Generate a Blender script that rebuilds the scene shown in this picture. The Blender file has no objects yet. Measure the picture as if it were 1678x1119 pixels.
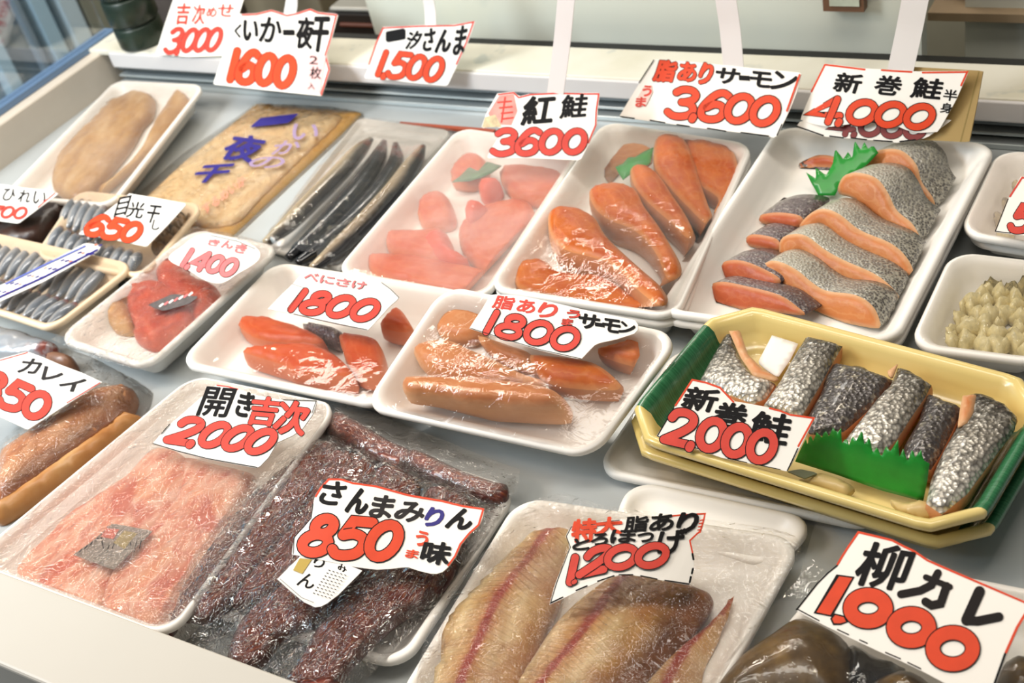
import bpy, bmesh, math, random
import numpy as np
from mathutils import Vector, noise
from mathutils.geometry import delaunay_2d_cdt
from mathutils.bvhtree import BVHTree

random.seed(7)
SC = bpy.context.scene
COL = SC.collection

# ------------------------------------------------------------------ camera, light, exposure
W, H, FPX = 1678.0, 1119.0, 2065.44
YAW, PITCH, ROLL = -0.67202118, 0.64657599, -0.27143893
DECK = 0.80                      # height of the case deck above the market floor
EYE = DECK + 0.695
cy_, sy_ = math.cos(YAW), math.sin(YAW)
FW = Vector((sy_ * math.cos(PITCH), cy_ * math.cos(PITCH), -math.sin(PITCH)))
rt_ = Vector((cy_, -sy_, 0))
up_ = rt_.cross(FW)
RT = rt_ * math.cos(ROLL) + up_ * math.sin(ROLL)
UP = up_ * math.cos(ROLL) - rt_ * math.sin(ROLL)
CAMP = Vector((0, 0, EYE))

cd = bpy.data.cameras.new('camera')
cam = bpy.data.objects.new('camera', cd)
COL.objects.link(cam)
from mathutils import Matrix
cam.matrix_world = Matrix(((RT.x, UP.x, -FW.x, 0), (RT.y, UP.y, -FW.y, 0), (RT.z, UP.z, -FW.z, EYE), (0, 0, 0, 1)))
cd.sensor_width = 36.0
cd.lens = FPX / W * 36.0
cd.clip_start = 0.02
cd.dof.use_dof = True
cd.dof.focus_distance = 0.95
cd.dof.aperture_fstop = 9.5
SC.camera = cam
SC.view_settings.view_transform = 'Standard'
SC.view_settings.look = 'None'
SC.view_settings.exposure = -0.40
SC.view_settings.gamma = 1.0
SC.view_settings.use_curve_mapping = False
SC.cycles.use_denoising = True
SC.cycles.max_bounces = 10
SC.cycles.transparent_max_bounces = 24
SC.cycles.sample_clamp_indirect = 6.0

wd = bpy.data.worlds.new('world')
SC.world = wd
wd.use_nodes = True
wd.node_tree.nodes['Background'].inputs[0].default_value = (0.90, 0.88, 0.86, 1)
wd.node_tree.nodes['Background'].inputs[1].default_value = 0.24


def area(name, loc, target, size, power, color, sizey=None):
    l = bpy.data.lights.new(name, 'AREA')
    l.energy = power
    l.color = color
    l.size = size
    if sizey:
        l.shape = 'RECTANGLE'
        l.size_y = sizey
    o = bpy.data.objects.new(name, l)
    COL.objects.link(o)
    o.location = loc
    o.rotation_euler = (Vector(target) - Vector(loc)).to_track_quat('-Z', 'Y').to_euler()
    return o


# ceiling tubes over the stall, warm bulbs above and behind it, cool fill added at the far left
area('ceiling_light', (-0.55, 0.55, DECK + 1.75), (-0.65, 0.85, DECK), 1.4, 20, (1.0, 0.95, 0.86), 0.35)
area('ceiling_light', (-1.55, 1.75, DECK + 1.45), (-0.65, 0.7, DECK), 1.3, 17, (1.0, 0.95, 0.87), 0.12)
area('ceiling_light', (-1.55, 0.15, DECK + 1.35), (-0.8, 0.65, DECK), 0.6, 15, (1.0, 0.81, 0.66), 0.4)
area('shutter_fill', (-1.62, -0.1, DECK + 1.0), (-2.3, 1.0, DECK + .1), 0.7, 50, (0.78, 0.91, 1.0))  # added fill that brightens the shutters, set between them and the glass
for x, y, z, e in ((-0.95, 0.10, 1.25, 2.6), (-0.45, 0.70, 1.25, 2.6), (0.05, 0.80, 1.25, 2.6), (-0.25, 0.25, 1.1, 2.4),
                   (-2.1, 1.55, 1.25, 3.2), (-1.75, 1.62, 1.05, 3.2), (-1.4, 1.55, 1.2, 3.2), (-1.1, 1.66, 1.0, 3.2), (-0.8, 1.6, 1.25, 3.2), (-0.45, 1.55, 1.1, 3.0)):  # this second row is added behind the stall for glints on the film
    l = bpy.data.lights.new('glint_bulb', 'POINT')
    l.energy = e
    l.color = (1.0, 0.86, 0.68)
    l.shadow_soft_size = 0.03
    o = bpy.data.objects.new('glint_bulb', l)
    COL.objects.link(o)
    o.location = (x, y, DECK + z)


# ------------------------------------------------------------------ pixel <-> place
def ray(px, py):
    return (RT * (px - W / 2) - UP * (py - H / 2) + FW * FPX).normalized()


class Surf:
    """A plane (or gently bent sheet) in the place; hit() finds where a sight line meets it."""
    def __init__(s, p, n, e1=None, bend=None):
        s.p, s.n = Vector(p), Vector(n).normalized()
        e1 = Vector(e1) if e1 is not None else Vector((1, 0, 0))
        s.e1 = (e1 - s.n * e1.dot(s.n)).normalized()
        s.e2 = s.n.cross(s.e1)
        s.bend = bend
        s.tray = None

    def ab(s, P):
        d = P - s.p
        return d.dot(s.e1), d.dot(s.e2)

    def pt(s, a, b, c=0.0):
        if s.bend:
            c += s.bend(a, b)
        return s.p + s.e1 * a + s.e2 * b + s.n * c

    def hit2(s, px, py, c=0.0):
        d = ray(px, py)
        k = d.dot(s.n)
        cc = c
        for i in range(12 if s.bend else 1):
            t = ((s.p + s.n * cc) - CAMP).dot(s.n) / k
            P = CAMP + d * t
            a, b = s.ab(P)
            if s.bend:
                cc = cc * 0.4 + 0.6 * (c + s.bend(a, b))
        return a, b

    def hit(s, px, py, c=0.0):
        a, b = s.hit2(px, py, c)
        return s.pt(a, b, c)

    def up(s, c):
        q = Surf(s.p + s.n * c, s.n, s.e1, s.bend)
        q.tray = s.tray
        return q


def flat(z):
    return Surf((0, 0, DECK + z), (0, 0, 1))


def at(px, py, z):
    return flat(z).hit(px, py)


def plane3(a, b, c, bend=None):
    A, B, C = at(*a), at(*b), at(*c)
    n = (B - A).cross(C - A).normalized()
    if n.dot(CAMP - A) < 0:
        n = -n
    return Surf(A, n, B - A, bend)


def Z(ox, oy, s, pts):
    return [(ox + x / s, oy + y / s) for x, y in pts]


ZA = lambda *p: Z(540, 180, 2.797, p)
ZB = lambda *p: Z(1078, 180, 2.797, p)
ZC = lambda *p: Z(280, 400, 2.797, p)
ZD = lambda *p: Z(580, 440, 2.797, p)
ZE = lambda *p: Z(1020, 480, 2.55, p)
ZF = lambda *p: Z(0, 560, 2.797, p)
ZG = lambda *p: Z(640, 780, 2.2676, p)
ZH = lambda *p: Z(1178, 780, 3.3, p)
ZI = lambda *p: Z(0, 0, 2.797, p)
ZJ = lambda *p: Z(0, 280, 3.356, p)
ZK = lambda *p: Z(240, 640, 2.543, p)


# ------------------------------------------------------------------ object building
BASE = {}
GEO = {}


def build(name, verts, faces, mats, fm=None, parent=None, attrs=None, smooth=True):
    V = np.array([tuple(v) for v in verts], dtype=float)
    lo, hi = V.min(0), V.max(0)
    c = Vector(((lo[0] + hi[0]) / 2, (lo[1] + hi[1]) / 2, lo[2]))
    me = bpy.data.meshes.new(name)
    me.from_pydata([tuple(v) for v in (V - np.array(c))], [], faces)
    for m in mats:
        me.materials.append(m)
    if fm:
        me.polygons.foreach_set('material_index', fm)
    if attrs:
        for k, vals in attrs.items():
            a = me.attributes.new(k, 'FLOAT', 'POINT')
            a.data.foreach_set('value', [float(x) for x in vals])
    if smooth:
        me.polygons.foreach_set('use_smooth', [True] * len(me.polygons))
    me.update()
    o = bpy.data.objects.new(name, me)
    COL.objects.link(o)
    BASE[o] = c
    GEO[o] = ([tuple(v) for v in V], faces)
    if parent is not None:
        o.parent = parent
        o.location = c - BASE[parent]
    else:
        o.location = c
    return o


def empty(name, loc):
    o = bpy.data.objects.new(name, None)
    o.empty_display_size = 0.02
    COL.objects.link(o)
    o.location = loc
    BASE[o] = Vector(loc)
    return o


def tag(o, label, cat, group=None, kind=None):
    if label:
        o['label'] = label
    if cat:
        o['category'] = cat
    if group:
        o['group'] = group
    if kind:
        o['kind'] = kind
    return o


def box(name, lo, hi, m, parent=None, bev=0.0, rot=None):
    bm = bmesh.new()
    bmesh.ops.create_cube(bm, size=1)
    lo, hi = Vector(lo), Vector(hi)
    for v in bm.verts:
        v.co = Vector(((v.co.x + .5) * (hi.x - lo.x) + lo.x, (v.co.y + .5) * (hi.y - lo.y) + lo.y, (v.co.z + .5) * (hi.z - lo.z) + lo.z))
    if bev:
        bmesh.ops.bevel(bm, geom=bm.edges[:], offset=bev, segments=3, affect='EDGES', profile=.5)
    vs = [v.co.copy() for v in bm.verts]
    bm.verts.index_update()
    fs = [[v.index for v in f.verts] for f in bm.faces]
    bm.free()
    return build(name, vs, fs, [m], parent=parent, smooth=False)


def catmull(P, n=5, closed=True):
    P = [Vector(p) for p in P]
    N = len(P)
    out = []
    for i in range(N if closed else N - 1):
        if closed:
            a, b, c, d = P[i - 1], P[i], P[(i + 1) % N], P[(i + 2) % N]
        else:
            a, b, c, d = P[max(i - 1, 0)], P[i], P[i + 1], P[min(i + 2, N - 1)]
        for k in range(n):
            t = k / n
            out.append(0.5 * ((2 * b) + (c - a) * t + (2 * a - 5 * b + 4 * c - d) * t * t + (3 * b - a - 3 * c + d) * t ** 3))
    if not closed:
        out.append(P[-1])
    return out


def resample(P, step, closed=True):
    P = np.array([tuple(p) for p in P], dtype=float)
    if closed:
        P = np.vstack([P, P[:1]])
    L = np.concatenate([[0], np.cumsum(np.linalg.norm(np.diff(P, axis=0), axis=1))])
    n = max(8, int(round(L[-1] / step)))
    t = np.linspace(0, L[-1], n, endpoint=not closed)
    return np.stack([np.interp(t, L, P[:, i]) for i in range(P.shape[1])], 1)


def segdist(Q, P, closed=True):
    """distance of every point in Q (n,2) to the polyline P, with index position of the nearest point"""
    A = P if closed else P[:-1]
    B = np.roll(P, -1, 0) if closed else P[1:]
    best = np.full(len(Q), 1e9)
    side = np.zeros(len(Q))
    pos = np.zeros(len(Q))
    for i, (a, b) in enumerate(zip(A, B)):
        d = b - a
        l2 = max((d * d).sum(), 1e-18)
        t = np.clip(((Q - a) @ d) / l2, 0, 1)
        r = Q - (a + t[:, None] * d)
        dd = np.sqrt((r * r).sum(1))
        m = dd < best
        best[m] = dd[m]
        cr = d[0] * (Q[:, 1] - a[1]) - d[1] * (Q[:, 0] - a[0])
        side[m] = np.sign(cr[m])
        pos[m] = i + t[m]
    return best, side, pos


def inside(Q, P):
    x, y = Q[:, 0], Q[:, 1]
    c = np.zeros(len(Q), bool)
    j = len(P) - 1
    for i in range(len(P)):
        xi, yi, xj, yj = P[i][0], P[i][1], P[j][0], P[j][1]
        m = ((yi > y) != (yj > y)) & (x < (xj - xi) * (y - yi) / (yj - yi + 1e-15) + xi)
        c ^= m
        j = i
    return c


def triangulate(B, grid):
    """B (n,2) boundary loop; returns all points (boundary first) and triangles"""
    lo, hi = B.min(0), B.max(0)
    nx, ny = int((hi[0] - lo[0]) / grid) + 1, int((hi[1] - lo[1]) / (grid * .87)) + 1
    pts = []
    for j in range(ny + 1):
        for i in range(nx + 1):
            pts.append((lo[0] + (i + .5 * (j % 2)) * grid, lo[1] + j * grid * .87))
    Q = np.array(pts)
    Q = Q[inside(Q, B)]
    if len(Q):
        d, _, _ = segdist(Q, B)
        Q = Q[d > grid * .55]
    A = np.vstack([B, Q]) if len(Q) else B
    n = len(B)
    r = delaunay_2d_cdt([Vector(p) for p in A], [(i, (i + 1) % n) for i in range(n)], [], 1, 1e-7)
    V = np.array([tuple(v) for v in r[0]])
    F = [list(f) for f in r[2]]
    E = {}
    for f in F:
        for a, b in zip(f, f[1:] + f[:1]):
            E[(a, b)] = 1
    bnd = {a: b for (a, b) in E if (b, a) not in E}
    # ordered boundary loop
    st = next(iter(bnd))
    loop = [st]
    while True:
        nx_ = bnd.get(loop[-1])
        if nx_ is None or nx_ == st or len(loop) > len(V):
            break
        loop.append(nx_)
    return V, F, loop


def nz(p, s):
    return noise.noise(Vector(p) * s)


YCLIP = .3195


def clip_front(B, surf):
    """the case lip stops everything at the front: cut an outline off there"""
    ys = [surf.pt(b[0], b[1]).y - YCLIP for b in B]
    if min(ys) >= 0:
        return B
    out = []
    for i in range(len(B)):
        j = (i + 1) % len(B)
        if ys[i] >= 0:
            out.append(B[i])
        if (ys[i] >= 0) != (ys[j] >= 0):
            t = ys[i] / (ys[i] - ys[j])
            out.append(B[i] + (B[j] - B[i]) * t)
    return np.array(out)


def pad(name, pts, surf, th, dome=.004, r=.008, nse=0.0, nsc=60, mats=None, parent=None, ext=None, smooth=True, axis=None, spine=None,
        grid=.0045, bulge=.10, shrink=.18, sag=None, vnoise=0):
    """A solid piece of food or card: outline on a surface, crowned top, rounded edge, real sides and underside."""
    P = catmull(pts, 4) if smooth else [Vector(p) for p in pts]
    B = np.array([surf.hit2(p[0], p[1]) for p in P])
    B = resample(clip_front(B, surf), grid * .9)
    ar = 0.5 * np.sum(B[:, 0] * np.roll(B[:, 1], -1) - np.roll(B[:, 0], -1) * B[:, 1])
    if ar < 0:
        B = B[::-1]
    V, F, loop = triangulate(B, grid)
    LB = V[loop]
    d, _, _ = segdist(V, LB)
    if spine is not None:
        S = np.array([surf.hit2(*p) for p in spine])
        sd, ss, sp = segdist(V, S, closed=False)
        vv = sd * ss
        uu = sp / (len(S) - 1)
    else:
        if axis is not None:
            a0, a1 = np.array(surf.hit2(*axis[0])), np.array(surf.hit2(*axis[1]))
            dr = a1 - a0
            L2 = (dr * dr).sum()
            uu = ((V - a0) @ dr) / L2
            vv = ((V - a0) @ np.array([-dr[1], dr[0]])) / math.sqrt(L2)
        else:
            c = LB.mean(0)
            w, e = np.linalg.eigh(np.cov((LB - c).T))
            q = (V - c) @ e[:, 1]
            uu = (q - q.min()) / (q.max() - q.min() + 1e-9)
            vv = (V - c) @ e[:, 0]
    dm = max(d.max(), 1e-6)
    k = np.clip(d / r, 0, 1)
    rim = min(th * .45, r * .6)
    hgt = dome * np.sqrt(np.clip(d / dm, 0, 1)) * .7 + dome * .3 * (d / dm) - rim * (1 - np.sqrt(1 - (1 - k) ** 2))
    seed = random.random() * 50
    if nse:
        hgt = hgt + np.array([nse * (noise.noise(Vector((p[0] * nsc + seed, p[1] * nsc, seed))) + .5 * noise.noise(Vector((p[0] * nsc * 2.3, p[1] * nsc * 2.3 + seed, seed)))) for p in V]) * np.clip(d / (r * .7), 0, 1)
    if sag:
        hgt = hgt + np.array([sag(u, v) for u, v in zip(uu, vv)])
    verts = [surf.pt(p[0], p[1], h) for p, h in zip(V, hgt)]
    edge = list(d)
    U, VV = list(uu), list(vv)
    faces = [f for f in F]
    fm = [0] * len(faces)
    ex = Vector(ext) if ext is not None else -surf.n * th
    L = len(loop)
    cm = LB.mean(0)
    prev = loop
    for kx, (t, bl) in enumerate(((.33, bulge), (.66, bulge), (1.0, -shrink))):
        ring = []
        for i, vi in enumerate(loop):
            a, b = V[vi]
            tg = V[loop[(i + 1) % L]] - V[loop[i - 1]]
            nn = np.array([tg[1], -tg[0]]) / (np.linalg.norm(tg) + 1e-9)
            off = nn * bl * th * .5
            p = surf.pt(a + off[0], b + off[1], hgt[vi]) + ex * t
            verts.append(p)
            edge.append(-t * th)
            U.append(U[vi])
            VV.append(VV[vi])
            ring.append(len(verts) - 1)
        for i in range(L):
            j = (i + 1) % L
            faces.append([prev[j], prev[i], ring[i], ring[j]])
            fm.append(1)
        prev = ring
    faces.append(list(reversed(prev)))
    fm.append(1)
    mats = mats if isinstance(mats, (list, tuple)) else [mats, mats]
    if surf.tray is not None:
        verts = [surf.tray.keep(v) for v in verts]
    return build(name, verts, faces, list(mats), fm, parent, {'edge': edge, 'u': U, 'v': VV})


def tube(name, pts, rads, mats, parent=None, flat_=1.0, seg=14, closed_tip=True, n=5, c=0.0, roll=None):
    """whole fish / round bar: pts are 3D points, rads radii. 'v' attribute runs -1 (belly) .. 1 (back)."""
    P = catmull(pts, n, False)
    Rr = [x[0] for x in catmull([(r_, 0, 0) for r_ in rads], n, False)]
    verts, faces, U, VV = [], [], [], []
    N = len(P)
    for i in range(N):
        t = (P[min(i + 1, N - 1)] - P[max(i - 1, 0)]).normalized()
        sd = t.cross(Vector((0, 0, 1)) if abs(t.z) < .9 else Vector((0, 1, 0))).normalized()
        u2 = sd.cross(t)
        for k in range(seg):
            a = 2 * math.pi * k / seg
            verts.append(P[i] + sd * math.cos(a) * Rr[i] + u2 * math.sin(a) * Rr[i] * flat_)
            U.append(i / (N - 1))
            VV.append(math.cos(a))
    for i in range(N - 1):
        for k in range(seg):
            k2 = (k + 1) % seg
            faces.append([i * seg + k, i * seg + k2, (i + 1) * seg + k2, (i + 1) * seg + k])
    faces.append(list(range(seg - 1, -1, -1)))
    faces.append([(N - 1) * seg + k for k in range(seg)])
    return build(name, verts, faces, mats, None, parent, {'u': U, 'v': VV, 'edge': [0] * len(U)})


def sheet(name, pts, surf, objs, m, parent=None, grid=.006, lift=.0018, relax=60, wr=.0, wsc=70, bump_up=0.0, smooth=True, edge_noise=0.0, tight=1.0, raw_boundary=False):
    """A cling film or bag: fixed at its outline, pulled down over the things under it."""
    P = catmull(pts, 4) if smooth else [Vector(p) for p in pts]
    B = np.array([(p[0], p[1]) for p in P]) if raw_boundary else np.array([surf.hit2(p[0], p[1]) for p in P])
    B = resample(clip_front(B, surf), grid)
    ar = 0.5 * np.sum(B[:, 0] * np.roll(B[:, 1], -1) - np.roll(B[:, 0], -1) * B[:, 1])
    if ar < 0:
        B = B[::-1]
    V, F, loop = triangulate(B, grid)
    vs, fs = [], []
    for o in objs:
        gv, gf = GEO[o]
        k = len(vs)
        vs += gv
        fs += [[i + k for i in f] for f in gf]
    n = len(V)
    obs = np.full(n, -1.0)
    if vs:
        bvh = BVHTree.FromPolygons([Vector(v) for v in vs], fs)
        for i in range(n):
            P0 = surf.pt(V[i][0], V[i][1], .3)
            h, _, _, dist = bvh.ray_cast(P0, -surf.n, .6)
            if h is not None:
                obs[i] = .3 - dist + lift
    fixed = np.zeros(n, bool)
    fixed[loop] = True
    h = np.maximum(obs, 0.0)
    h[fixed] = np.maximum(np.minimum(obs[fixed], .02), 0)
    I, J = [], []
    for f in F:
        for a, b in zip(f, f[1:] + f[:1]):
            I += [a, b]
            J += [b, a]
    I, J = np.array(I), np.array(J)
    cnt = np.bincount(I, minlength=n).astype(float)
    for it in range(relax):
        s = np.bincount(I, weights=h[J], minlength=n) / np.maximum(cnt, 1)
        h2 = np.maximum(s * tight, obs)
        h = np.where(fixed, h, h2)
    d, _, _ = segdist(V, V[loop])
    if wr:
        sd = random.random() * 30
        rid = np.array([(1 - abs(2 * noise.noise(Vector((p[0] * wsc + sd, p[1] * wsc, sd))))) ** 2 + .6 * (1 - abs(2 * noise.noise(Vector((p[0] * wsc * 2.1, p[1] * wsc * 2.1 + sd, sd))))) ** 2 for p in V])
        h = h + wr * rid * np.where(fixed, edge_noise, 1)
    verts = [surf.pt(p[0], p[1], x) for p, x in zip(V, h)]
    return build(name, verts, F, [m], None, parent, {'edge': list(d), 'u': list(V[:, 0]), 'v': list(V[:, 1])})


# ------------------------------------------------------------------ materials
def lin(c):
    if isinstance(c, str):
        c = tuple(int(c[i:i + 2], 16) / 255 for i in (0, 2, 4))
    return tuple(x / 12.92 if x <= .04045 else ((x + .055) / 1.055) ** 2.4 for x in c) + (1,)


class N:
    def __init__(s, name):
        s.m = bpy.data.materials.new(name)
        s.m.use_nodes = True
        s.t = s.m.node_tree
        s.b = s.t.nodes['Principled BSDF']
        s.out = s.t.nodes['Material Output']

    def new(s, ty, **k):
        n = s.t.nodes.new(ty)
        for a, v in k.items():
            setattr(n, a, v)
        return n

    def put(s, sock, v):
        if isinstance(v, bpy.types.NodeSocket):
            s.t.links.new(v, sock)
        elif v is not None:
            sock.default_value = v

    def attr(s, a):
        return s.new('ShaderNodeAttribute', attribute_name=a).outputs['Fac']

    def pos(s):
        return s.new('ShaderNodeTexCoord').outputs['Object']

    def noise(s, scale, detail=3, rough=.55, vec=None, dist=0.0):
        n = s.new('ShaderNodeTexNoise')
        s.put(n.inputs['Vector'], vec or s.pos())
        n.inputs['Scale'].default_value = scale
        n.inputs['Detail'].default_value = detail
        n.inputs['Roughness'].default_value = rough
        n.inputs['Distortion'].default_value = dist
        return n.outputs['Fac']

    def voro(s, scale, feature='F1', vec=None, out='Distance'):
        n = s.new('ShaderNodeTexVoronoi', feature=feature)
        s.put(n.inputs['Vector'], vec or s.pos())
        n.inputs['Scale'].default_value = scale
        return n.outputs[out]

    def math(s, op, a, b=None, c=None, clamp=False):
        n = s.new('ShaderNodeMath', operation=op, use_clamp=clamp)
        s.put(n.inputs[0], a)
        if b is not None:
            s.put(n.inputs[1], b)
        if c is not None:
            s.put(n.inputs[2], c)
        return n.outputs[0]

    def comb(s, x, y, z=0.0):
        n = s.new('ShaderNodeCombineXYZ')
        for i, v in enumerate((x, y, z)):
            s.put(n.inputs[i], v)
        return n.outputs[0]

    def ramp(s, f, *stops, interp='LINEAR'):
        n = s.new('ShaderNodeValToRGB')
        r = n.color_ramp
        r.interpolation = interp
        while len(r.elements) < len(stops):
            r.elements.new(.5)
        for e, (p, c) in zip(r.elements, stops):
            e.position = p
            e.color = lin(c) if isinstance(c, (str, tuple)) else (c, c, c, 1)
        s.put(n.inputs[0], f)
        return n.outputs[0]

    def rng(s, v, a, b, c=0.0, d=1.0):
        n = s.new('ShaderNodeMapRange')
        s.put(n.inputs[0], v)
        for i, x in enumerate((a, b, c, d)):
            n.inputs[i + 1].default_value = x
        return n.outputs[0]

    def mix(s, f, a, b, blend='MIX'):
        n = s.new('ShaderNodeMix', data_type='RGBA', blend_type=blend)
        s.put(n.inputs[0], f)
        s.put(n.inputs[6], lin(a) if isinstance(a, (str, tuple)) else a)
        s.put(n.inputs[7], lin(b) if isinstance(b, (str, tuple)) else b)
        return n.outputs[2]

    def bump(s, h, st=.3, dist=.001):
        n = s.new('ShaderNodeBump')
        n.inputs['Strength'].default_value = st
        n.inputs['Distance'].default_value = dist
        s.put(n.inputs['Height'], h)
        return n.outputs[0]

    def fin(s, col=None, rough=.5, metal=0.0, spec=.5, normal=None, sss=0.0, coat=0.0):
        if col is not None:
            s.put(s.b.inputs['Base Color'], lin(col) if isinstance(col, (str, tuple)) else col)
        s.put(s.b.inputs['Roughness'], rough)
        s.put(s.b.inputs['Metallic'], metal)
        s.put(s.b.inputs['Specular IOR Level'], spec)
        if normal is not None:
            s.put(s.b.inputs['Normal'], normal)
        if sss:
            s.b.inputs['Subsurface Weight'].default_value = sss
            s.b.inputs['Subsurface Radius'].default_value = (.004, .003, .002)
            s.b.inputs['Subsurface Scale'].default_value = 1.0
        if coat:
            s.b.inputs['Coat Weight'].default_value = coat
            s.b.inputs['Coat Roughness'].default_value = .08
        return s.m


def plain(name, col, rough=.5, metal=0.0, spec=.5, var=0.0, vsc=20, bmp=0.0, bsc=200, coat=0.0):
    n = N(name)
    c = lin(col)
    if var:
        f = n.noise(vsc, 4)
        d = tuple(max(0, x * (1 - var)) for x in c[:3]) + (1,)
        u = tuple(min(1, x * (1 + var)) for x in c[:3]) + (1,)
        mx = n.new('ShaderNodeMix', data_type='RGBA')
        n.put(mx.inputs[0], n.rng(f, .3, .7))
        mx.inputs[6].default_value = d
        mx.inputs[7].default_value = u
        col = mx.outputs[2]
    nm = n.bump(n.noise(bsc, 2), bmp, .0006) if bmp else None
    return n.fin(col, rough, metal, spec, nm, coat=coat)


def film_mat(name, haze=.05, gloss=.5, rough=.06, bsc=45, bst=.5, tint='ffffff', bd=.002, fac_min=.03, crinkle=0):
    """clear plastic: mostly seen through, glossy by angle, a share of milky haze"""
    n = N(name)
    n.t.nodes.remove(n.b)
    a = n.noise(bsc, 3, .6, dist=.8)
    r = n.math('ABSOLUTE', n.math('SUBTRACT', a, .5))
    if crinkle:
        a2 = n.noise(bsc * 2.7, 2, .5, dist=1.2)
        r2 = n.math('ABSOLUTE', n.math('SUBTRACT', a2, .5))
        r = n.math('MULTIPLY_ADD', r2, crinkle, r)
    nm = n.bump(r, bst, bd)
    fr = n.new('ShaderNodeFresnel')
    fr.inputs['IOR'].default_value = 1.45
    n.put(fr.inputs['Normal'], nm)
    f = n.math('MULTIPLY_ADD', fr.outputs[0], gloss, fac_min, clamp=True)
    tr = n.new('ShaderNodeBsdfTransparent')
    tr.inputs[0].default_value = (.97, .97, .97, 1)
    gl = n.new('ShaderNodeBsdfGlossy')
    gl.inputs['Roughness'].default_value = rough
    gl.inputs['Color'].default_value = (1, .98, .95, 1)
    n.put(gl.inputs['Normal'], nm)
    df = n.new('ShaderNodeBsdfDiffuse')
    df.inputs[0].default_value = lin(tint)
    m1 = n.new('ShaderNodeMixShader')
    hz = n.math('MULTIPLY', n.rng(n.noise(bsc * .35, 3), .3, .75, .4, 1.6), haze)
    n.put(m1.inputs[0], hz)
    n.t.links.new(tr.outputs[0], m1.inputs[1])
    n.t.links.new(df.outputs[0], m1.inputs[2])
    m2 = n.new('ShaderNodeMixShader')
    n.put(m2.inputs[0], f)
    n.t.links.new(m1.outputs[0], m2.inputs[1])
    n.t.links.new(gl.outputs[0], m2.inputs[2])
    n.t.links.new(m2.outputs[0], n.out.inputs[0])
    return n.m


def flesh_mat(name, c0, c1, fat, rimc, rough=.34, stripes=1.0, bsc=160, freq=760):
    """cut fish: contour-like fat lines following the edge of the slice, pale belly rim"""
    n = N(name)
    e = n.attr('edge')
    nn = n.noise(55, 3)
    w = n.math('SINE', n.math('MULTIPLY_ADD', n.math('ADD', e, n.math('MULTIPLY', nn, .02)), freq, 0.0))
    st = n.math('MULTIPLY', n.rng(w, .55, 1.0), .55 * stripes)
    base = n.mix(n.rng(n.noise(40, 4), .35, .68), c0, c1)
    col = n.mix(st, base, fat)
    rim = n.math('MULTIPLY', n.rng(e, 0.0, .004, 1.0, 0.0), .75)
    col = n.mix(rim, col, rimc)
    nm = n.bump(n.noise(bsc, 4), .35, .0012)
    return n.fin(col, rough, 0, .22, nm, sss=.08)


def skin_mat(name, dark, mid, light, a=.1, b=.55, c=.9, scale=330, metal=.35, rough=.3, along='u', bst=.6, line=None):
    n = N(name)
    u = n.attr(along)
    f = n.math('ADD', u, n.math('MULTIPLY_ADD', n.noise(45, 3), .35, -.17))
    col = n.ramp(f, (a, dark), (b, mid), (c, light))
    vo = n.voro(scale)
    col = n.mix(n.rng(vo, .25, .75, 0, .75), col, dark)
    sp = n.rng(n.noise(scale * .7, 2), .55, .72, 0, .6)
    col = n.mix(sp, col, light)
    nm = n.bump(vo, bst, .0015)
    return n.fin(col, rough, metal, .6, nm, coat=.3)


foam = plain('white_foam', 'f3efe8', .38, spec=.4, bmp=.06, bsc=500)
foam2 = plain('cream_foam', 'e8cfae', .42, spec=.4, bmp=.06, bsc=500)
dome_plastic = plain('frosted_plastic', 'eceae4', .25, spec=.5)
paper = plain('card_paper', 'f4efe6', .45, spec=.35)
red_ink = plain('red_ink', 'd9441f', .55, var=.06, vsc=90, spec=.25)
redder_ink = plain('crimson_ink', 'd04234', .55, var=.08, vsc=90, spec=.25)
pink_washed_ink = plain('pink_washed_ink', 'dd6f6f', .5, var=.15, vsc=90)
black_ink = plain('black_ink', '0d0a0a', .6, spec=.15)
ghost_ink = plain('grey_ink', '2c2827', .6, var=.5, vsc=140, spec=.15)
navy_ink = plain('navy_ink', '2b2478', .5, spec=.2)
violet_ink = plain('violet_ink', '9a83a4', .5)
rose_ink = plain('rose_ink', 'd98a74', .5)
dark_red = plain('dark_red_ink', '7a1b16', .5)
strip_m = plain('white_strip', 'efeae6', .35, spec=.4)
card_tan = plain('tan_board', 'a98d55', .6, var=.06)
label_m = plain('sticker_paper', 'eeeae4', .4)
label_grey = plain('foil_sticker', '8d867c', .4, metal=.2, var=.35, vsc=160)
gold = plain('gold_print', 'b49a4c', .4, metal=.4)

film = film_mat('cling_film', .015, .55, .04, 40, .30, bd=.0015, fac_min=.0)
film_soft = film_mat('slack_film', .022, .75, .045, 60, .5, bd=.002, fac_min=.0)
film_milky = film_mat('fogged_film', .21, .6, .07, 30, .35, 'f4e2da', fac_min=.0)
film_mist = film_mat('misted_film', .12, .6, .07, 30, .35, 'e8ddd0', fac_min=.0)
bag = film_mat('bag_film', .015, 1.1, .05, 52, 1.0, bd=.006, fac_min=.004, crinkle=.25)
bag_crisp = film_mat('vacuum_film', .001, 2.1, .06, 62, 1.0, bd=.012, fac_min=.0, crinkle=.35)
bag_hazy = film_mat('hazy_bag_film', .055, 1.2, .05, 46, 1.0, 'fff3e8', bd=.006, fac_min=.0, crinkle=.25)

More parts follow.
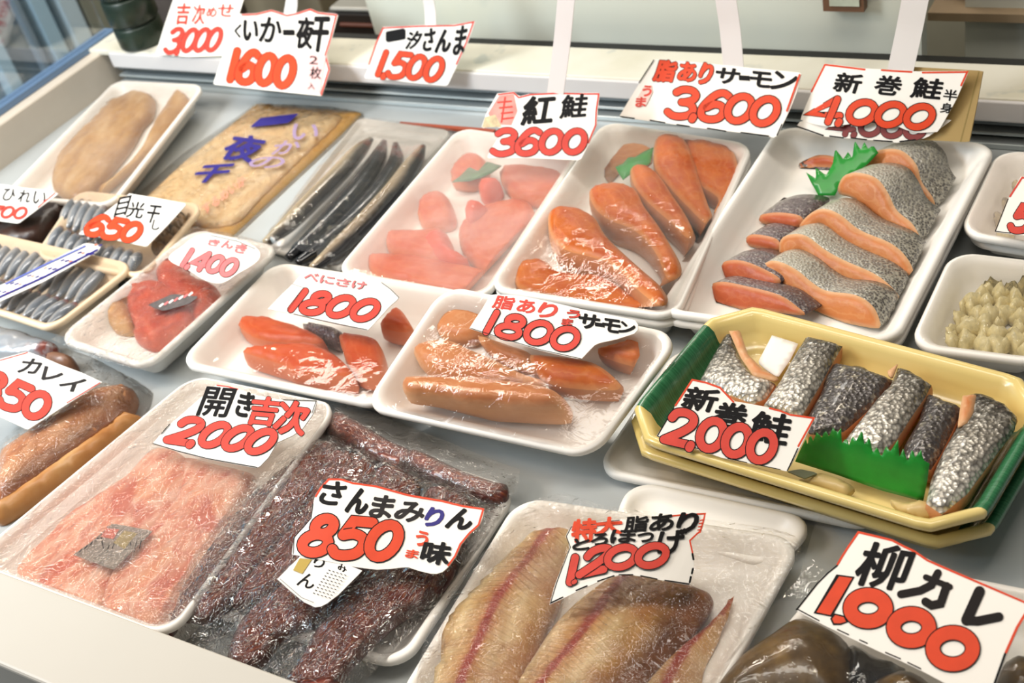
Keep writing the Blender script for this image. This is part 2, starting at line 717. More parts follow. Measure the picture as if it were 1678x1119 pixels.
salmon = flesh_mat('salmon_flesh', 'bf5604', 'd0700f', 'dd9048', 'e2a468', stripes=.5)
salmon_s = flesh_mat('salmon_side', 'a85f30', 'b87040', 'cc9060', 'c68a5c', stripes=.3)
salmon_pale = flesh_mat('pale_salmon_flesh', 'c47a42', 'd08c56', 'e0ac7c', 'dca878', stripes=.45)
sockeye = flesh_mat('sockeye_flesh', 'c04a1a', 'cc5a26', 'd87c48', 'd27446', stripes=.4)
sockeye_s = flesh_mat('sockeye_side', 'bd6040', 'c8704e', 'd68e6a', 'cc7c58', stripes=.2)
redmilk = flesh_mat('pink_salmon_flesh', 'c84c14', 'd46226', 'e08c54', 'da7e48', stripes=.3)
redmilk_hot = flesh_mat('scarlet_salmon_flesh', 'd63c0c', 'dc4c18', 'e46a34', 'da5424', stripes=.2)
aramaki = flesh_mat('salted_salmon_flesh', 'bd7444', 'c87e4a', 'd49c6a', 'd6ae84', stripes=.6)
aramaki_red = flesh_mat('red_salmon_flesh', 'ad5434', 'b85f3c', 'c67a52', 'c89468', stripes=.4)
skin_fan = skin_mat('grey_salmon_skin', 'b7b2a2', '827f7a', '3c3836', .08, .5, .92, 420, .15, .35)
skin_left = skin_mat('dusky_salmon_skin', '55484a', '7d7374', 'b9b2a8', .1, .6, 1.0, 380, .2, .35)
skin_y = skin_mat('silver_salmon_skin', '36322f', 'a39c90', 'ece6da', .04, .40, .80, 300, .35, .26, bst=.8)
skin_y2 = skin_mat('pewter_salmon_skin', '55504f', '9c968a', 'c4bba6', 1.0, .5, .05, 300, .45, .28, bst=.8)


def board_m():
    n = N('yellow_board')
    e = n.attr('edge')
    col = n.mix(n.rng(e, .010, .022), 'e0ac48', 'dcb980')
    return n.fin(n.mix(n.rng(n.noise(18, 3), .4, .75, 0, .45), col, 'e2c07a'), .4, coat=.2)


def mirin_m():
    n = N('mirin_dried_saury')
    v, u = n.attr('v'), n.attr('u')
    g = n.noise(1.0, 4, .6, n.comb(n.math('MULTIPLY', u, 16.0), n.math('MULTIPLY', v, 520.0)))
    col = n.ramp(g, (.30, '340902'), (.45, '741c08'), (.60, 'a0461a'), (.76, 'c88a4e'))
    col = n.mix(n.rng(n.attr('edge'), 0, .006, .8, 0), col, '3d0d06')
    return n.fin(col, .28, 0, .6, n.bump(g, .9, .003), coat=.6)


def hokke_m():
    n = N('split_atka_mackerel')
    v, u = n.attr('v'), n.attr('u')
    av = n.math('ABSOLUTE', v)
    w = n.math('SINE', n.math('ADD', n.math('MULTIPLY', u, 230.0), n.math('MULTIPLY', av, -420.0)))
    rib = n.math('MULTIPLY', n.rng(w, .2, 1), n.rng(av, .006, .022, 1, .15))
    base = n.ramp(n.math('ADD', av, n.math('MULTIPLY_ADD', n.noise(45, 3), .03, -.015)), (.0, 'c08a5c'), (.25, 'd8b990'), (.6, 'd9c6a4'), (.95, 'a8713f'))
    # ramp input above is metres: stretch it
    mr = n.rng(n.math('ADD', av, n.math('MULTIPLY_ADD', n.noise(38, 3), .02, -.01)), 0, .05)
    base = n.ramp(mr, (.0, 'a85a2c'), (.12, 'c29258'), (.36, 'd9c090'), (.66, 'b4843e'), (.95, '6a3a10'))
    col = n.mix(n.math('MULTIPLY', rib, n.rng(n.noise(30, 2), .35, .7, .05, .5)), base, 'a87c4a')
    line = n.rng(n.math('ADD', av, n.math('MULTIPLY_ADD', n.noise(90, 2), .004, -.002)), .0015, .0042, 1, 0)
    col = n.mix(line, col, '9c3a22')
    blot = n.rng(n.noise(24, 4), .50, .66, 0, .6)
    col = n.mix(blot, col, '9a5c2c')
    return n.fin(col, .32, 0, .3, n.bump(n.math('ADD', n.math('MULTIPLY', rib, .7), n.noise(120, 3)), .5, .002), sss=.05)


def kichiji_m():
    n = N('pink_split_rockfish')
    v, u = n.attr('v'), n.attr('u')
    g = n.noise(1.0, 4, .6, n.comb(n.math('MULTIPLY', u, 5.0), n.math('MULTIPLY', v, 75.0)))
    col = n.ramp(g, (.32, 'cc7058'), (.46, 'dc9c80'), (.6, 'e4b8a0'), (.78, 'dcb09a'))
    col = n.mix(n.rng(n.noise(30, 3), .52, .7, 0, .5), col, 'e0a070')
    g2 = n.noise(1.0, 3, .6, n.comb(n.math('MULTIPLY', u, 2.5), n.math('MULTIPLY', v, 28.0)))
    col = n.mix(n.rng(g2, .52, .64, 0, .8), col, 'bf5038')
    return n.fin(col, .35, 0, .25, n.bump(g, .4, .002), sss=.06)


def karei_m(name, a, b, c):
    n = N(name)
    v, u = n.attr('v'), n.attr('u')
    g = n.noise(1.0, 4, .6, n.comb(n.math('MULTIPLY', u, 3.0), n.math('MULTIPLY', v, 45.0)))
    col = n.ramp(g, (.3, a), (.52, b), (.75, c))
    col = n.mix(n.rng(n.attr('edge'), 0, .010, .65, 0), col, a)
    return n.fin(col, .33, 0, .3, n.bump(n.noise(90, 4), .3, .0015), sss=.05, coat=.05)


def saury_m(name, back, mid, belly):
    n = N(name)
    f = n.math('ADD', n.rng(n.attr('v'), -1, 1), n.math('MULTIPLY_ADD', n.noise(30, 3), .3, -.15))
    col = n.ramp(f, (.15, back), (.45, mid), (.85, belly))
    head = n.rng(n.attr('u'), .06, .26, 1, 0)
    col = n.mix(n.math('MULTIPLY', head, n.rng(n.noise(70, 3), .45, .6)), col, '7a3324')
    return n.fin(col, .22, .15, .6, n.bump(n.noise(180, 3), .25, .001), coat=.5)


def yellow_m():
    n = N('yellow_tray_plastic')
    u, v = n.attr('u'), n.attr('v')      # local coordinates of the tray, 0..1 across and along
    m1 = n.math('GREATER_THAN', n.math('ABSOLUTE', u), .40)
    m2 = n.math('LESS_THAN', n.math('ABSOLUTE', n.math('ADD', v, .02)), .30)
    f = n.math('MULTIPLY', m1, m2)
    br = n.noise(1.0, 3, .6, n.comb(n.math('MULTIPLY', u, 14.0), n.math('MULTIPLY', v, 130.0)))
    green = n.ramp(br, (.3, '1f5a37'), (.7, '3d7d55'))
    col = n.mix(f, n.mix(n.rng(n.noise(9, 2), .35, .7), 'dcc274', 'e6d089'), green)
    return n.fin(col, .24, 0, .5, n.bump(n.noise(60, 2), .06, .001), coat=.3)


board = board_m()
mirin = mirin_m()
hokke = hokke_m()
kichiji = kichiji_m()
karei = karei_m('flounder_fillet', 'a86032', 'c48c60', 'd0a680')
karei2 = karei_m('amber_flounder_fillet', 'a06634', 'b5804c', 'c49a68')
yanagi = karei_m('olive_flounder_skin', '3a280c', '5e4418', '846632')
yanagi_wet = plain('wet_black_skin', '14110e', .12, spec=.8, bmp=.6, bsc=140, coat=.8)
tan_fish = karei_m('tan_dried_fish', '946430', 'b38850', 'c6a474')
dark_dried = plain('dark_dried_fish', '2f1a12', .35, var=.5, vsc=60, bmp=.5, bsc=120)
saury_a = saury_m('saury_silver_side', '3a332c', '9a8c76', 'cdb994')
saury_b = saury_m('saury_dark_back', '06080b', '0e1116', '26282a')
saury_c = saury_m('saury_bronze_side', '28262a', 'a8947a', 'd0bc98')
squid_m = karei_m('cream_squid', 'd6b07a', 'dec498', 'd8c6aa')
small_fish = saury_m('blue_grey_small_fish', '4a525e', '8b9096', 'd2c8bc')
gravel_m = plain('brown_fish_bits', '7a5d38', .45, var=.45, vsc=120, bmp=.5, bsc=200)
red_bit = flesh_mat('red_fish_piece', 'b8442c', 'c9603e', 'd98a68', 'b85a40', stripes=.4)
tan_bit = flesh_mat('tan_fish_piece', 'b98650', 'c59762', 'd9b488', 'c9a070', stripes=.4)
shellfish = plain('pale_shellfish', 'dccd9a', .3, var=.25, vsc=150, bmp=1.0, bsc=260, coat=.4)
leaf_m = plain('green_plastic_leaf', '1f8a2c', .28, spec=.5, var=.18, vsc=50)
leaf_d = plain('deep_green_leaf', '2f6b3a', .35, var=.25, vsc=70)
yellow = yellow_m()
ytan = plain('tan_skin_corner', 'cdb277', .35, var=.1)

wall_m = plain('cream_wall_plastic', 'd2c6b6', .42, var=.05, vsc=12, bmp=.03)
lip_m = plain('cream_lip_plastic', 'c2bdb3', .45, var=.02, vsc=6)
deck_m = plain('pale_deck_metal', 'b9bdbd', .3, metal=.15, var=.05, vsc=8)
ledge_face = plain('ledge_face_plastic', 'd6d2d0', .35)
rail_grey = plain('grey_rail', '70777a', .35, metal=.5)
rail_dark = plain('dark_rail', '22282a', .35, metal=.2)
rail_light = plain('bright_rail', 'b9c0c0', .3, metal=.4)
red_line = plain('red_plastic_strip', 'a34a2e', .4)
steel_blue = plain('blue_grey_case_side', '4c5866', .4, metal=.3)


def stained(name, base, stain, stain2, sc=7, rough=.4):
    n = N(name)
    col = n.mix(n.rng(n.noise(sc, 4), .5, .7, 0, .8), base, stain)
    col = n.mix(n.rng(n.noise(sc * 2.3, 3), .62, .7, 0, .5), col, stain2)
    return n.fin(col, rough)


ledge_top = stained('worn_ledge_top', 'e2ddcd', 'd4ceb8', '9aa5a3', 9)
backwall = stained('pale_green_panel', 'd3d6ca', 'dcdcc8', 'b4bdb6', 4, .35)
floor_m = plain('market_floor', '6b6862', .6, var=.15, vsc=3)


# ------------------------------------------------------------------ the display case and the market behind it
def struct(o, kind='structure'):
    o['kind'] = kind
    return o


struct(box('floor', (-6, -3, -.02), (5, 6, 0), floor_m))
YB, XW, YL = 1.105, -1.46, .322       # back face of the well, its end wall, its front lip

case = empty('display_case', (-.4, .7, 0))
tag(case, 'long cream plastic fish display case holding all the trays', 'display case')
box('deck', (XW - .02, YL - .01, DECK - .02), (.75, YB + .03, DECK), deck_m, case)
box('front_lip', (XW - .06, .247, DECK - .03), (.75, .314, DECK + .050), lip_m, case, .003)
box('front_panel', (XW - .05, .252, .08), (.75, .285, DECK - .028), steel_blue, case)
box('plinth', (XW, .3, 0), (.7, 1.1, .08), rail_dark, case)
box('end_wall', (XW - .045, .247, DECK - .03), (XW, 1.17, DECK + .052), wall_m, case, .003)
box('rear_ledge', (XW - .03, YB - .004, DECK + .050), (.75, 1.166, DECK + .058), ledge_top, case, .002)
box('ledge_front', (XW + .02, YB - .007, DECK + .033), (.75, YB + .010, DECK + .0555), ledge_face, case, .002)
box('well_back', (XW - .01, YB + .022, DECK - .02), (.75, YB + .03, DECK + .034), rail_dark, case)
box('rail', (XW + .01, YB + .008, DECK + .021), (.75, YB + .022, DECK + .031), rail_grey, case, .001)
box('rail', (XW + .01, YB + .004, DECK + .012), (.75, YB + .018, DECK + .0155), rail_light, case, .001)
box('rail', (XW + .01, YB - .002, DECK + .0005), (.75, YB + .012, DECK + .0065), rail_light, case, .001)
p = at(655, 203, .006)
q = at(812, 214, .006)
bm_ = box('red_trim', (p.x, p.y - .003, DECK + .004), (q.x, p.y + .003, DECK + .0075), red_line, case)

# wall of pale green panels behind the ledge; it steps back at the right
YWALL = 1.215
struct(box('wall_back', (-1.05, YWALL, DECK - .30), (-.335, YWALL + .02, DECK + .38), backwall))
struct(box('gap_shade_1', (-1.45, YWALL - .022, DECK - .1), (.75, YWALL - .004, DECK + .040), plain('black_gap', '1a1a17', .6)))  # black strip standing in for the shade in the gap behind the ledge
struct(box('wall_rear', (-4.2, 2.35, 0), (2.2, 2.4, 3.2), plain('olive_grey_wall', '8b8672', .7, var=.15, vsc=3)))
struct(box('wall_right', (-.315, YWALL + .10, DECK - .3), (.8, YWALL + .12, DECK + .135), stained('grey_green_panel', 'd0d2c8', 'dad8c8', 'b4bcb4', 5, .4)))

# picture frame hung on the pale wall
fr = empty('picture_frame', (-.43, YWALL - .01, DECK + .1))
S_ = Surf((0, YWALL - .004, DECK), (0, -1, 0), (1, 0, 0))


def wallbox(name, x0, y0, x1, y1, Y, th, m, parent=None, up=None):
    """a box whose front face fills the given part of the picture at depth Y"""
    s = Surf((0, Y, DECK), (0, -1, 0), (1, 0, 0))
    a, b = s.hit(x0, y0), s.hit(x1, y1)
    z1 = up if up else max(a.z, b.z)
    return box(name, (min(a.x, b.x), Y, min(a.z, b.z)), (max(a.x, b.x), Y + th, z1), m, parent)


BASE[fr] = Vector(fr.location)
wallbox('frame', 1346, -24, 1416, 20, YWALL - .016, .012, plain('brown_frame_wood', '6b4a33', .5), fr)
wallbox('print', 1357, -24, 1408, 11, YWALL - .018, .004, plain('pale_print', 'b9c0ae', .5, var=.2, vsc=60), fr)
tag(fr, 'small brown picture frame on the pale back wall', 'picture frame')

t = wallbox('timber_post', 1436, 70, 1466, -30, YWALL + .06, .03, plain('tan_timber', 'a38a66', .6, var=.1), None, DECK + .5)
tag(t, 'tan timber post behind the ledge at the step in the wall', 'post')
s = wallbox('wall_shelf', 1520, 34, 1760, 26, YWALL + .085, .12, plain('shelf_wood', '9a8468', .6, var=.1))
tag(s, 'thin brown shelf board on the grey panel behind the ledge', 'shelf')
for k, (x0, x1, c, lab, nm) in enumerate(((1528, 1590, '3e4a48', 'dark grey blurred tin standing on the brown wall shelf', 'storage_tin'), (1600, 1650, '2e2c30', 'near-black jar standing on the brown wall shelf', 'dark_jar'), (1658, 1720, '77805a', 'olive green canister at the shelf end', 'canister'))):
    s_ = Surf((0, YWALL + .10, DECK), (0, -1, 0))
    a, b = s_.hit(x0, 28), s_.hit(x1, 28)
    r_ = abs(b.x - a.x) / 2
    cx, zz = (a.x + b.x) / 2, a.z + .001
    o = tube(nm, [(cx, YWALL + .14, zz), (cx, YWALL + .14, zz + .002), (cx, YWALL + .14, zz + .09), (cx, YWALL + .14, zz + .10), (cx, YWALL + .14, zz + .115)], [r_ * .97, r_, r_, r_ * .7, r_ * .68], [plain(nm + '_paint', c, .4)], n=3, seg=20)
    tag(o, lab, 'container')

# dark equipment boxes behind the ledge, left of the pale panel
def upbox(name, x0, x1, ybot, ytop, Y, th, m, parent=None):
    s = Surf((0, Y, DECK), (0, -1, 0), (1, 0, 0))
    xm = (x0 + x1) / 2
    a, b, c = s.hit(x0, ybot), s.hit(x1, ybot), s.hit(xm, ytop)
    zb = s.hit(xm, ybot).z
    return box(name, (a.x, Y, zb), (b.x, Y + th, c.z), m, parent, .004)


sc_ = empty('weighing_scale', (-1.25, 1.3, DECK))
upbox('body', 548, 662, 66, 22, 1.24, .16, plain('black_scale_body', '2a221d', .4), sc_)
upbox('platform', 540, 668, 22, 14, 1.235, .18, plain('steel_pan', 'a9a69e', .3, metal=.5), sc_)
upbox('dark_band', 556, 652, 48, 40, 1.236, .01, plain('rust_band', '5a3020', .5), sc_)
for o in sc_.children:
    pass
tag(sc_, 'dark boxy weighing scale with steel pan behind the ledge', 'weighing scale')
t = upbox('equipment_pillar', 664, 860, 70, -40, 1.30, .1, plain('grey_enamel', 'a8a69e', .4, var=.06))
tag(t, 'pale grey enamel cabinet side behind the ledge beside the scale', 'cabinet')
t = upbox('brown_carton', 400, 545, 70, -30, 1.42, .15, plain('olive_brown_carton', '8b8069', .6, var=.12))
tag(t, 'olive brown blurred carton standing behind the squid price card', 'carton')
t = upbox('dark_crate', 255, 330, 75, -30, 1.30, .12, plain('umber_crate', '4c423b', .6, var=.2))
tag(t, 'umber brown crate behind the red lettered price card', 'crate')

# dark green ribbed canister and black rod at the far left corner of the case
c0 = at(225, 78, .06)
rb = [(.0, .030), (.004, .034), (.03, .034), (.032, .031), (.036, .031), (.038, .035), (.07, .035), (.072, .031), (.076, .031), (.078, .035), (.12, .036), (.123, .031), (.127, .031), (.13, .036), (.20, .036)]
o = tube('ribbed_bottle_crate', [(c0.x - .005, c0.y + .02, DECK + .0585 + z) for z, r in rb], [r for z, r in rb], [plain('bottle_green', '1d2b20', .35, var=.3, vsc=40)], n=2, seg=24)
tag(o, 'dark green ribbed canister standing in the far corner of the case', 'canister')
c1, c2 = at(243, 74, .058), at(224, -20, .058)
o = tube('steel_rod', [(c1.x, c1.y, DECK + .0585), (c1.x - .004, c1.y + .002, DECK + .13), (c1.x - .008, c1.y + .004, DECK + .26)], [.0022, .0022, .0022], [plain('dull_rod', '7d7b68', .4, metal=.4)], n=3, seg=10)
tag(o, 'thin dull metal rod standing in front of the green canister', 'rod')

# glazed end of the stall at the left: pane on the end wall, blue shutters seen beyond
XG = XW - .03
blue = plain('pale_blue_panel', 'a9c6d6', .4)
blue_d = plain('slate_blue_panel', '5f7686', .4, var=.15, vsc=8)
g = empty('stall_screen', (XG, .6, DECK + .05))
box('sill_rail', (XG - .012, .26, DECK + .0525), (XG + .010, 1.16, DECK + .061), plain('blue_rail', '6a86a8', .35, metal=.2), g)
pane = film_mat('window_glass', .04, .25, .05, 3, .05, '9fb4c0', fac_min=.08)
box('glass_pane', (XG - .004, .262, DECK + .061), (XG + .001, 1.15, DECK + .60), pane, g)
tag(g, 'glass end screen with dark blue rail on the left wall of the case', 'screen')
XB = -2.30
shut = empty('shutter_wall', (XB, .9, 0))
struct(shut)
box('slate_panel', (XB - .06, -1.0, 0), (XB - .03, 2.34, 2.6), blue_d, shut)
sB = Surf((XB, 0, DECK), (1, 0, 0), (0, 1, 0))


def bluebar(x0, x1, y, m, d=.03, nm='post'):
    a, b = sB.hit(x0, y), sB.hit(x1, y)
    return box(nm, (XB - d, min(a.y, b.y), 0), (XB, max(a.y, b.y), 2.6), m, shut)


bluebar(-6, 16, 95, blue)
bluebar(82, 106, 70, blue)
bluebar(114, 142, 40, plain('white_blue_post', 'c3d6df', .4))
bluebar(60, 68, 80, plain('grey_blue_post', '7e8f9c', .4), .02)
bluebar(150, 300, 40, plain('moss_grey_panel', '7d7d6c', .6), .01, 'grey_panel')
a, b = sB.hit(-10, 45), sB.hit(110, 0)
box('orange_band', (XB, -1.0, a.z - .016), (XB + .012, 1.35, a.z + .010), plain('salmon_orange_band', 'c99a82', .5), shut)
box('blue_edge', (XB, -1.0, a.z + .010), (XB + .014, 1.35, a.z + .018), blue, shut)


# ------------------------------------------------------------------ trays
class Tray:
    def __init__(s, name, label, cat, quad, z, depth=.026, r=.022, lip=.007, flare=.012, m=foam, group=None, cham=False, thick=.003, drop=0.0):
        zs = z if isinstance(z, (list, tuple)) else [z] * 4
        C = [at(px, py, zz) + Vector((0, 0, -drop)) for (px, py), zz in zip(quad, zs)]
        s.C = C
        e1 = ((C[1] - C[0]) + (C[2] - C[3])).normalized()
        e2 = ((C[3] - C[0]) + (C[2] - C[1])).normalized()
        n = e1.cross(e2).normalized()
        ctr = (C[0] + C[1] + C[2] + C[3]) / 4
        s.w = ((C[1] - C[0]).length + (C[2] - C[3]).length) / 2
        s.h = ((C[3] - C[0]).length + (C[2] - C[1]).length) / 2
        s.n, s.ctr, s.depth, s.r, s.lip, s.cham = n, ctr, depth, r, lip, cham
        s.rim = Surf(ctr, n, e1)
        s.floor = Surf(ctr - n * (depth - .0015), n, e1)
        s.floor.tray = s
        s.flare = flare
        prof = [(lip + flare, -depth - thick), (lip + .0022, -.0065), (.002, -.0062), (0, -.005), (0, -.001), (.0012, .0004), (lip * .5, .001), (lip - .001, .0002), (lip + .001, -.002), (lip + .003, -.004), (lip + flare * .55, -depth * .55),
                (lip + flare * .9, -depth + .005), (lip + flare + .004, -depth + .001), (lip + flare + .010, -depth)]
        verts, faces, U, V = [], [], [], []
        K = 7
        rings = []
        for d, c in prof:
            ring = []
            for (a, b) in s.ring(d, K, cham):
                verts.append(s.M(a, b, c))
                U.append(a / s.w)
                V.append(b / s.h)
                ring.append(len(verts) - 1)
            rings.append(ring)
        L = len(rings[0])
        for A, B in zip(rings, rings[1:]):
            for i in range(L):
                j = (i + 1) % L
                faces.append([A[j], A[i], B[i], B[j]])
        faces.append(list(rings[0]))
        faces.append(list(reversed(rings[-1])))
        s.o = build(name, verts, faces, [m], None, None, {'u': U, 'v': V, 'edge': [0] * len(U)})
        # fix orientation of faces
        bm = bmesh.new()
        bm.from_mesh(s.o.data)
        bmesh.ops.recalc_face_normals(bm, faces=bm.faces[:])
        bm.to_mesh(s.o.data)
        bm.free()
        tag(s.o, label, cat, group)

    def keep(s, P):
        """hold a point of the food inside the tray's walls and over its floor"""
        a, b = s.rim.ab(P)
        c = (P - s.ctr).dot(s.n)
        if c > -.0005:
            return P
        d = min(-c / s.depth, 1.0)
        ins = s.lip + .0045 + (s.flare + .003) * d
        hw, hh = s.w / 2 - ins, s.h / 2 - ins
        a2, b2 = max(-hw, min(hw, a)), max(-hh, min(hh, b))
        r = max(s.r - ins * .6, .006)
        ex, ey = abs(a2) - (hw - r), abs(b2) - (hh - r)
        if ex > 0 and ey > 0:
            l = math.hypot(ex, ey)
            if l > r:
                a2 = math.copysign(hw - r + ex / l * r, a2)
                b2 = math.copysign(hh - r + ey / l * r, b2)
        c = max(c, -s.depth + .0012)
        if a2 == a and b2 == b and c == (P - s.ctr).dot(s.n):
            return P
        return s.ctr + s.rim.e1 * a2 + s.rim.e2 * b2 + s.n * c

    def M(s, a, b, c):
        u, v = a / s.w + .5, b / s.h + .5
        C = s.C
        return C[0] * ((1 - u) * (1 - v)) + C[1] * (u * (1 - v)) + C[2] * (u * v) + C[3] * ((1 - u) * v) + s.n * c

    def ring(s, d, K=7, cham=False):
        hw, hh = s.w / 2 - d, s.h / 2 - d
        r = max(s.r - d * .6, .006)
        out = []
        for cx, cy, a0 in ((hw - r, hh - r, 0), (-hw + r, hh - r, 90), (-hw + r, -hh + r, 180), (hw - r, -hh + r, 270)):
            for q in ((0, 16, 74, 90) if cham else [90 * k / K for k in range(K + 1)]):
                t = math.radians(a0 + q)
                out.append((cx + r * math.cos(t), cy + r * math.sin(t)))
        return out

    def outline(s, d=.003):
        return [s.rim.ab(s.M(a, b, 0)) for a, b in s.ring(d, 6, s.cham)]

    def s(s_, c):
        return s_.floor.up(c)


def cling(tray, objs, m, name='cling_film', wr=.0, relax=50, grid=.006, d=.003, **k):
    o = sheet(name, tray.outline(d), tray.rim.up(.0014), objs, m, tray.o, grid, relax=relax, wr=wr, smooth=False, raw_boundary=True, **k)
    return o


# ------------------------------------------------------------------ price cards
def stroke2d(paths, w, closed_flags):
    """fat pen strokes in the plane: a list of strokes, each a list of polygons that do not overlap"""
    out = []
    for P, cl in zip(paths, closed_flags):
        P = [np.array(p, float) for p in P]
        n = len(P)
        Lf, Rt = [], []
        for i in range(n):
            a = P[i - 1] if (cl or i > 0) else None
            c = P[(i + 1) % n] if (cl or i < n - 1) else None
            ds = []
            if a is not None:
                ds.append((P[i] - a) / max(np.linalg.norm(P[i] - a), 1e-9))
            if c is not None:
                ds.append((c - P[i]) / max(np.linalg.norm(c - P[i]), 1e-9))
            t = sum(ds)
            t = t / max(np.linalg.norm(t), 1e-9)
            k = 1.0 / max(t @ ds[0], .5)
            nn = np.array([-t[1], t[0]]) * w / 2 * k
            Lf.append(P[i] + nn)
            Rt.append(P[i] - nn)
        polys = []
        for i in range(n if cl else n - 1):
            j = (i + 1) % n
            polys.append([Lf[i], Rt[i], Rt[j], Lf[j]])
        if not cl:
            for q, (c0, d) in enumerate(((P[0], P[0] - P[1]), (P[-1], P[-1] - P[-2]))):
                d = d / max(np.linalg.norm(d), 1e-9)
                nn = np.array([-d[1], d[0]])
                polys.append([c0 + w / 2 * (nn * math.cos(t) + d * math.sin(t)) for t in np.linspace(0, math.pi, 7)])
        out.append(polys)
    return out


def ell(cx, cy, rx, ry, n=20):
    return [(cx + rx * math.cos(t), cy + ry * math.sin(t)) for t in np.linspace(0, 2 * math.pi, n, endpoint=False)]


DIG = {
    '0': ([ell(.5, .5, .40, .44)], [True], 1.0), '1': ([[(.5, .96), (.5, .04)]], [False], .52), ',': ([[(.5, .06), (.42, -.04)]], [False], .22),
    '2': ([[(.08, .74), (.2, .92), (.5, .98), (.8, .88), (.84, .66), (.62, .42), (.3, .2), (.06, .04)], [(.06, .04), (.94, .04)]], [False, False], 1.0),
    '3': ([[(.12, .84), (.32, .96), (.62, .96), (.82, .82), (.78, .64), (.56, .54), (.42, .52)], [(.42, .52), (.7, .5), (.9, .32), (.84, .12), (.56, .02), (.28, .03), (.06, .14)]], [False, False], 1.0),
    '4': ([[(.70, .98), (.06, .30), (.98, .30)], [(.70, .98), (.70, .0)]], [False, False], 1.05),
    '5': ([[(.92, .96), (.34, .96), (.2, .56)], [(.2, .56), (.5, .62), (.82, .52), (.92, .3), (.8, .1), (.5, .02), (.22, .04), (.06, .16)]], [False, False], 1.0),
    '6': ([[(.88, .88), (.66, .98), (.42, .9), (.2, .62), (.1, .34), (.2, .1), (.48, .02), (.78, .1), (.88, .32), (.74, .52), (.48, .56), (.24, .42)]], [False], 1.0),
    '7': ([[(.08, .95), (.9, .95), (.42, .02)]], [False], .95),
    '8': ([ell(.52, .75, .27, .21), ell(.47, .27, .38, .25)], [True, True], 1.0),
}
for k_ in ('2', '3', '5', '6'):
    P_, c_, a_ = DIG[k_]
    DIG[k_] = ([[tuple(x)[:2] for x in catmull([(p[0], p[1], 0) for p in q_], 5, False)] if len(q_) > 3 else q_ for q_ in P_], c_, a_)

GLY = {}


def glyph(s):
    if s not in GLY:
        c = bpy.data.curves.new('lettering', 'FONT')
        c.body = s
        c.size = 1
        c.resolution_u = 3
        o = bpy.data.objects.new('lettering', c)
        COL.objects.link(o)
        bpy.context.view_layer.update()
        me = bpy.data.meshes.new_from_object(o.evaluated_get(bpy.context.evaluated_depsgraph_get()))
        vs = np.array([(v.co.x, v.co.y) for v in me.vertices])
        fs = [list(p.vertices) for p in me.polygons]
        bpy.data.objects.remove(o)
        bpy.data.curves.remove(c)
        bpy.data.meshes.remove(me)
        if len(vs) == 0:
            vs, fs = np.zeros((0, 2)), []
        else:
            lo, hi = vs.min(0), vs.max(0)
            vs = (vs - lo) / np.maximum(hi - lo, 1e-6)
        GLY[s] = (vs, fs)
    return GLY[s]


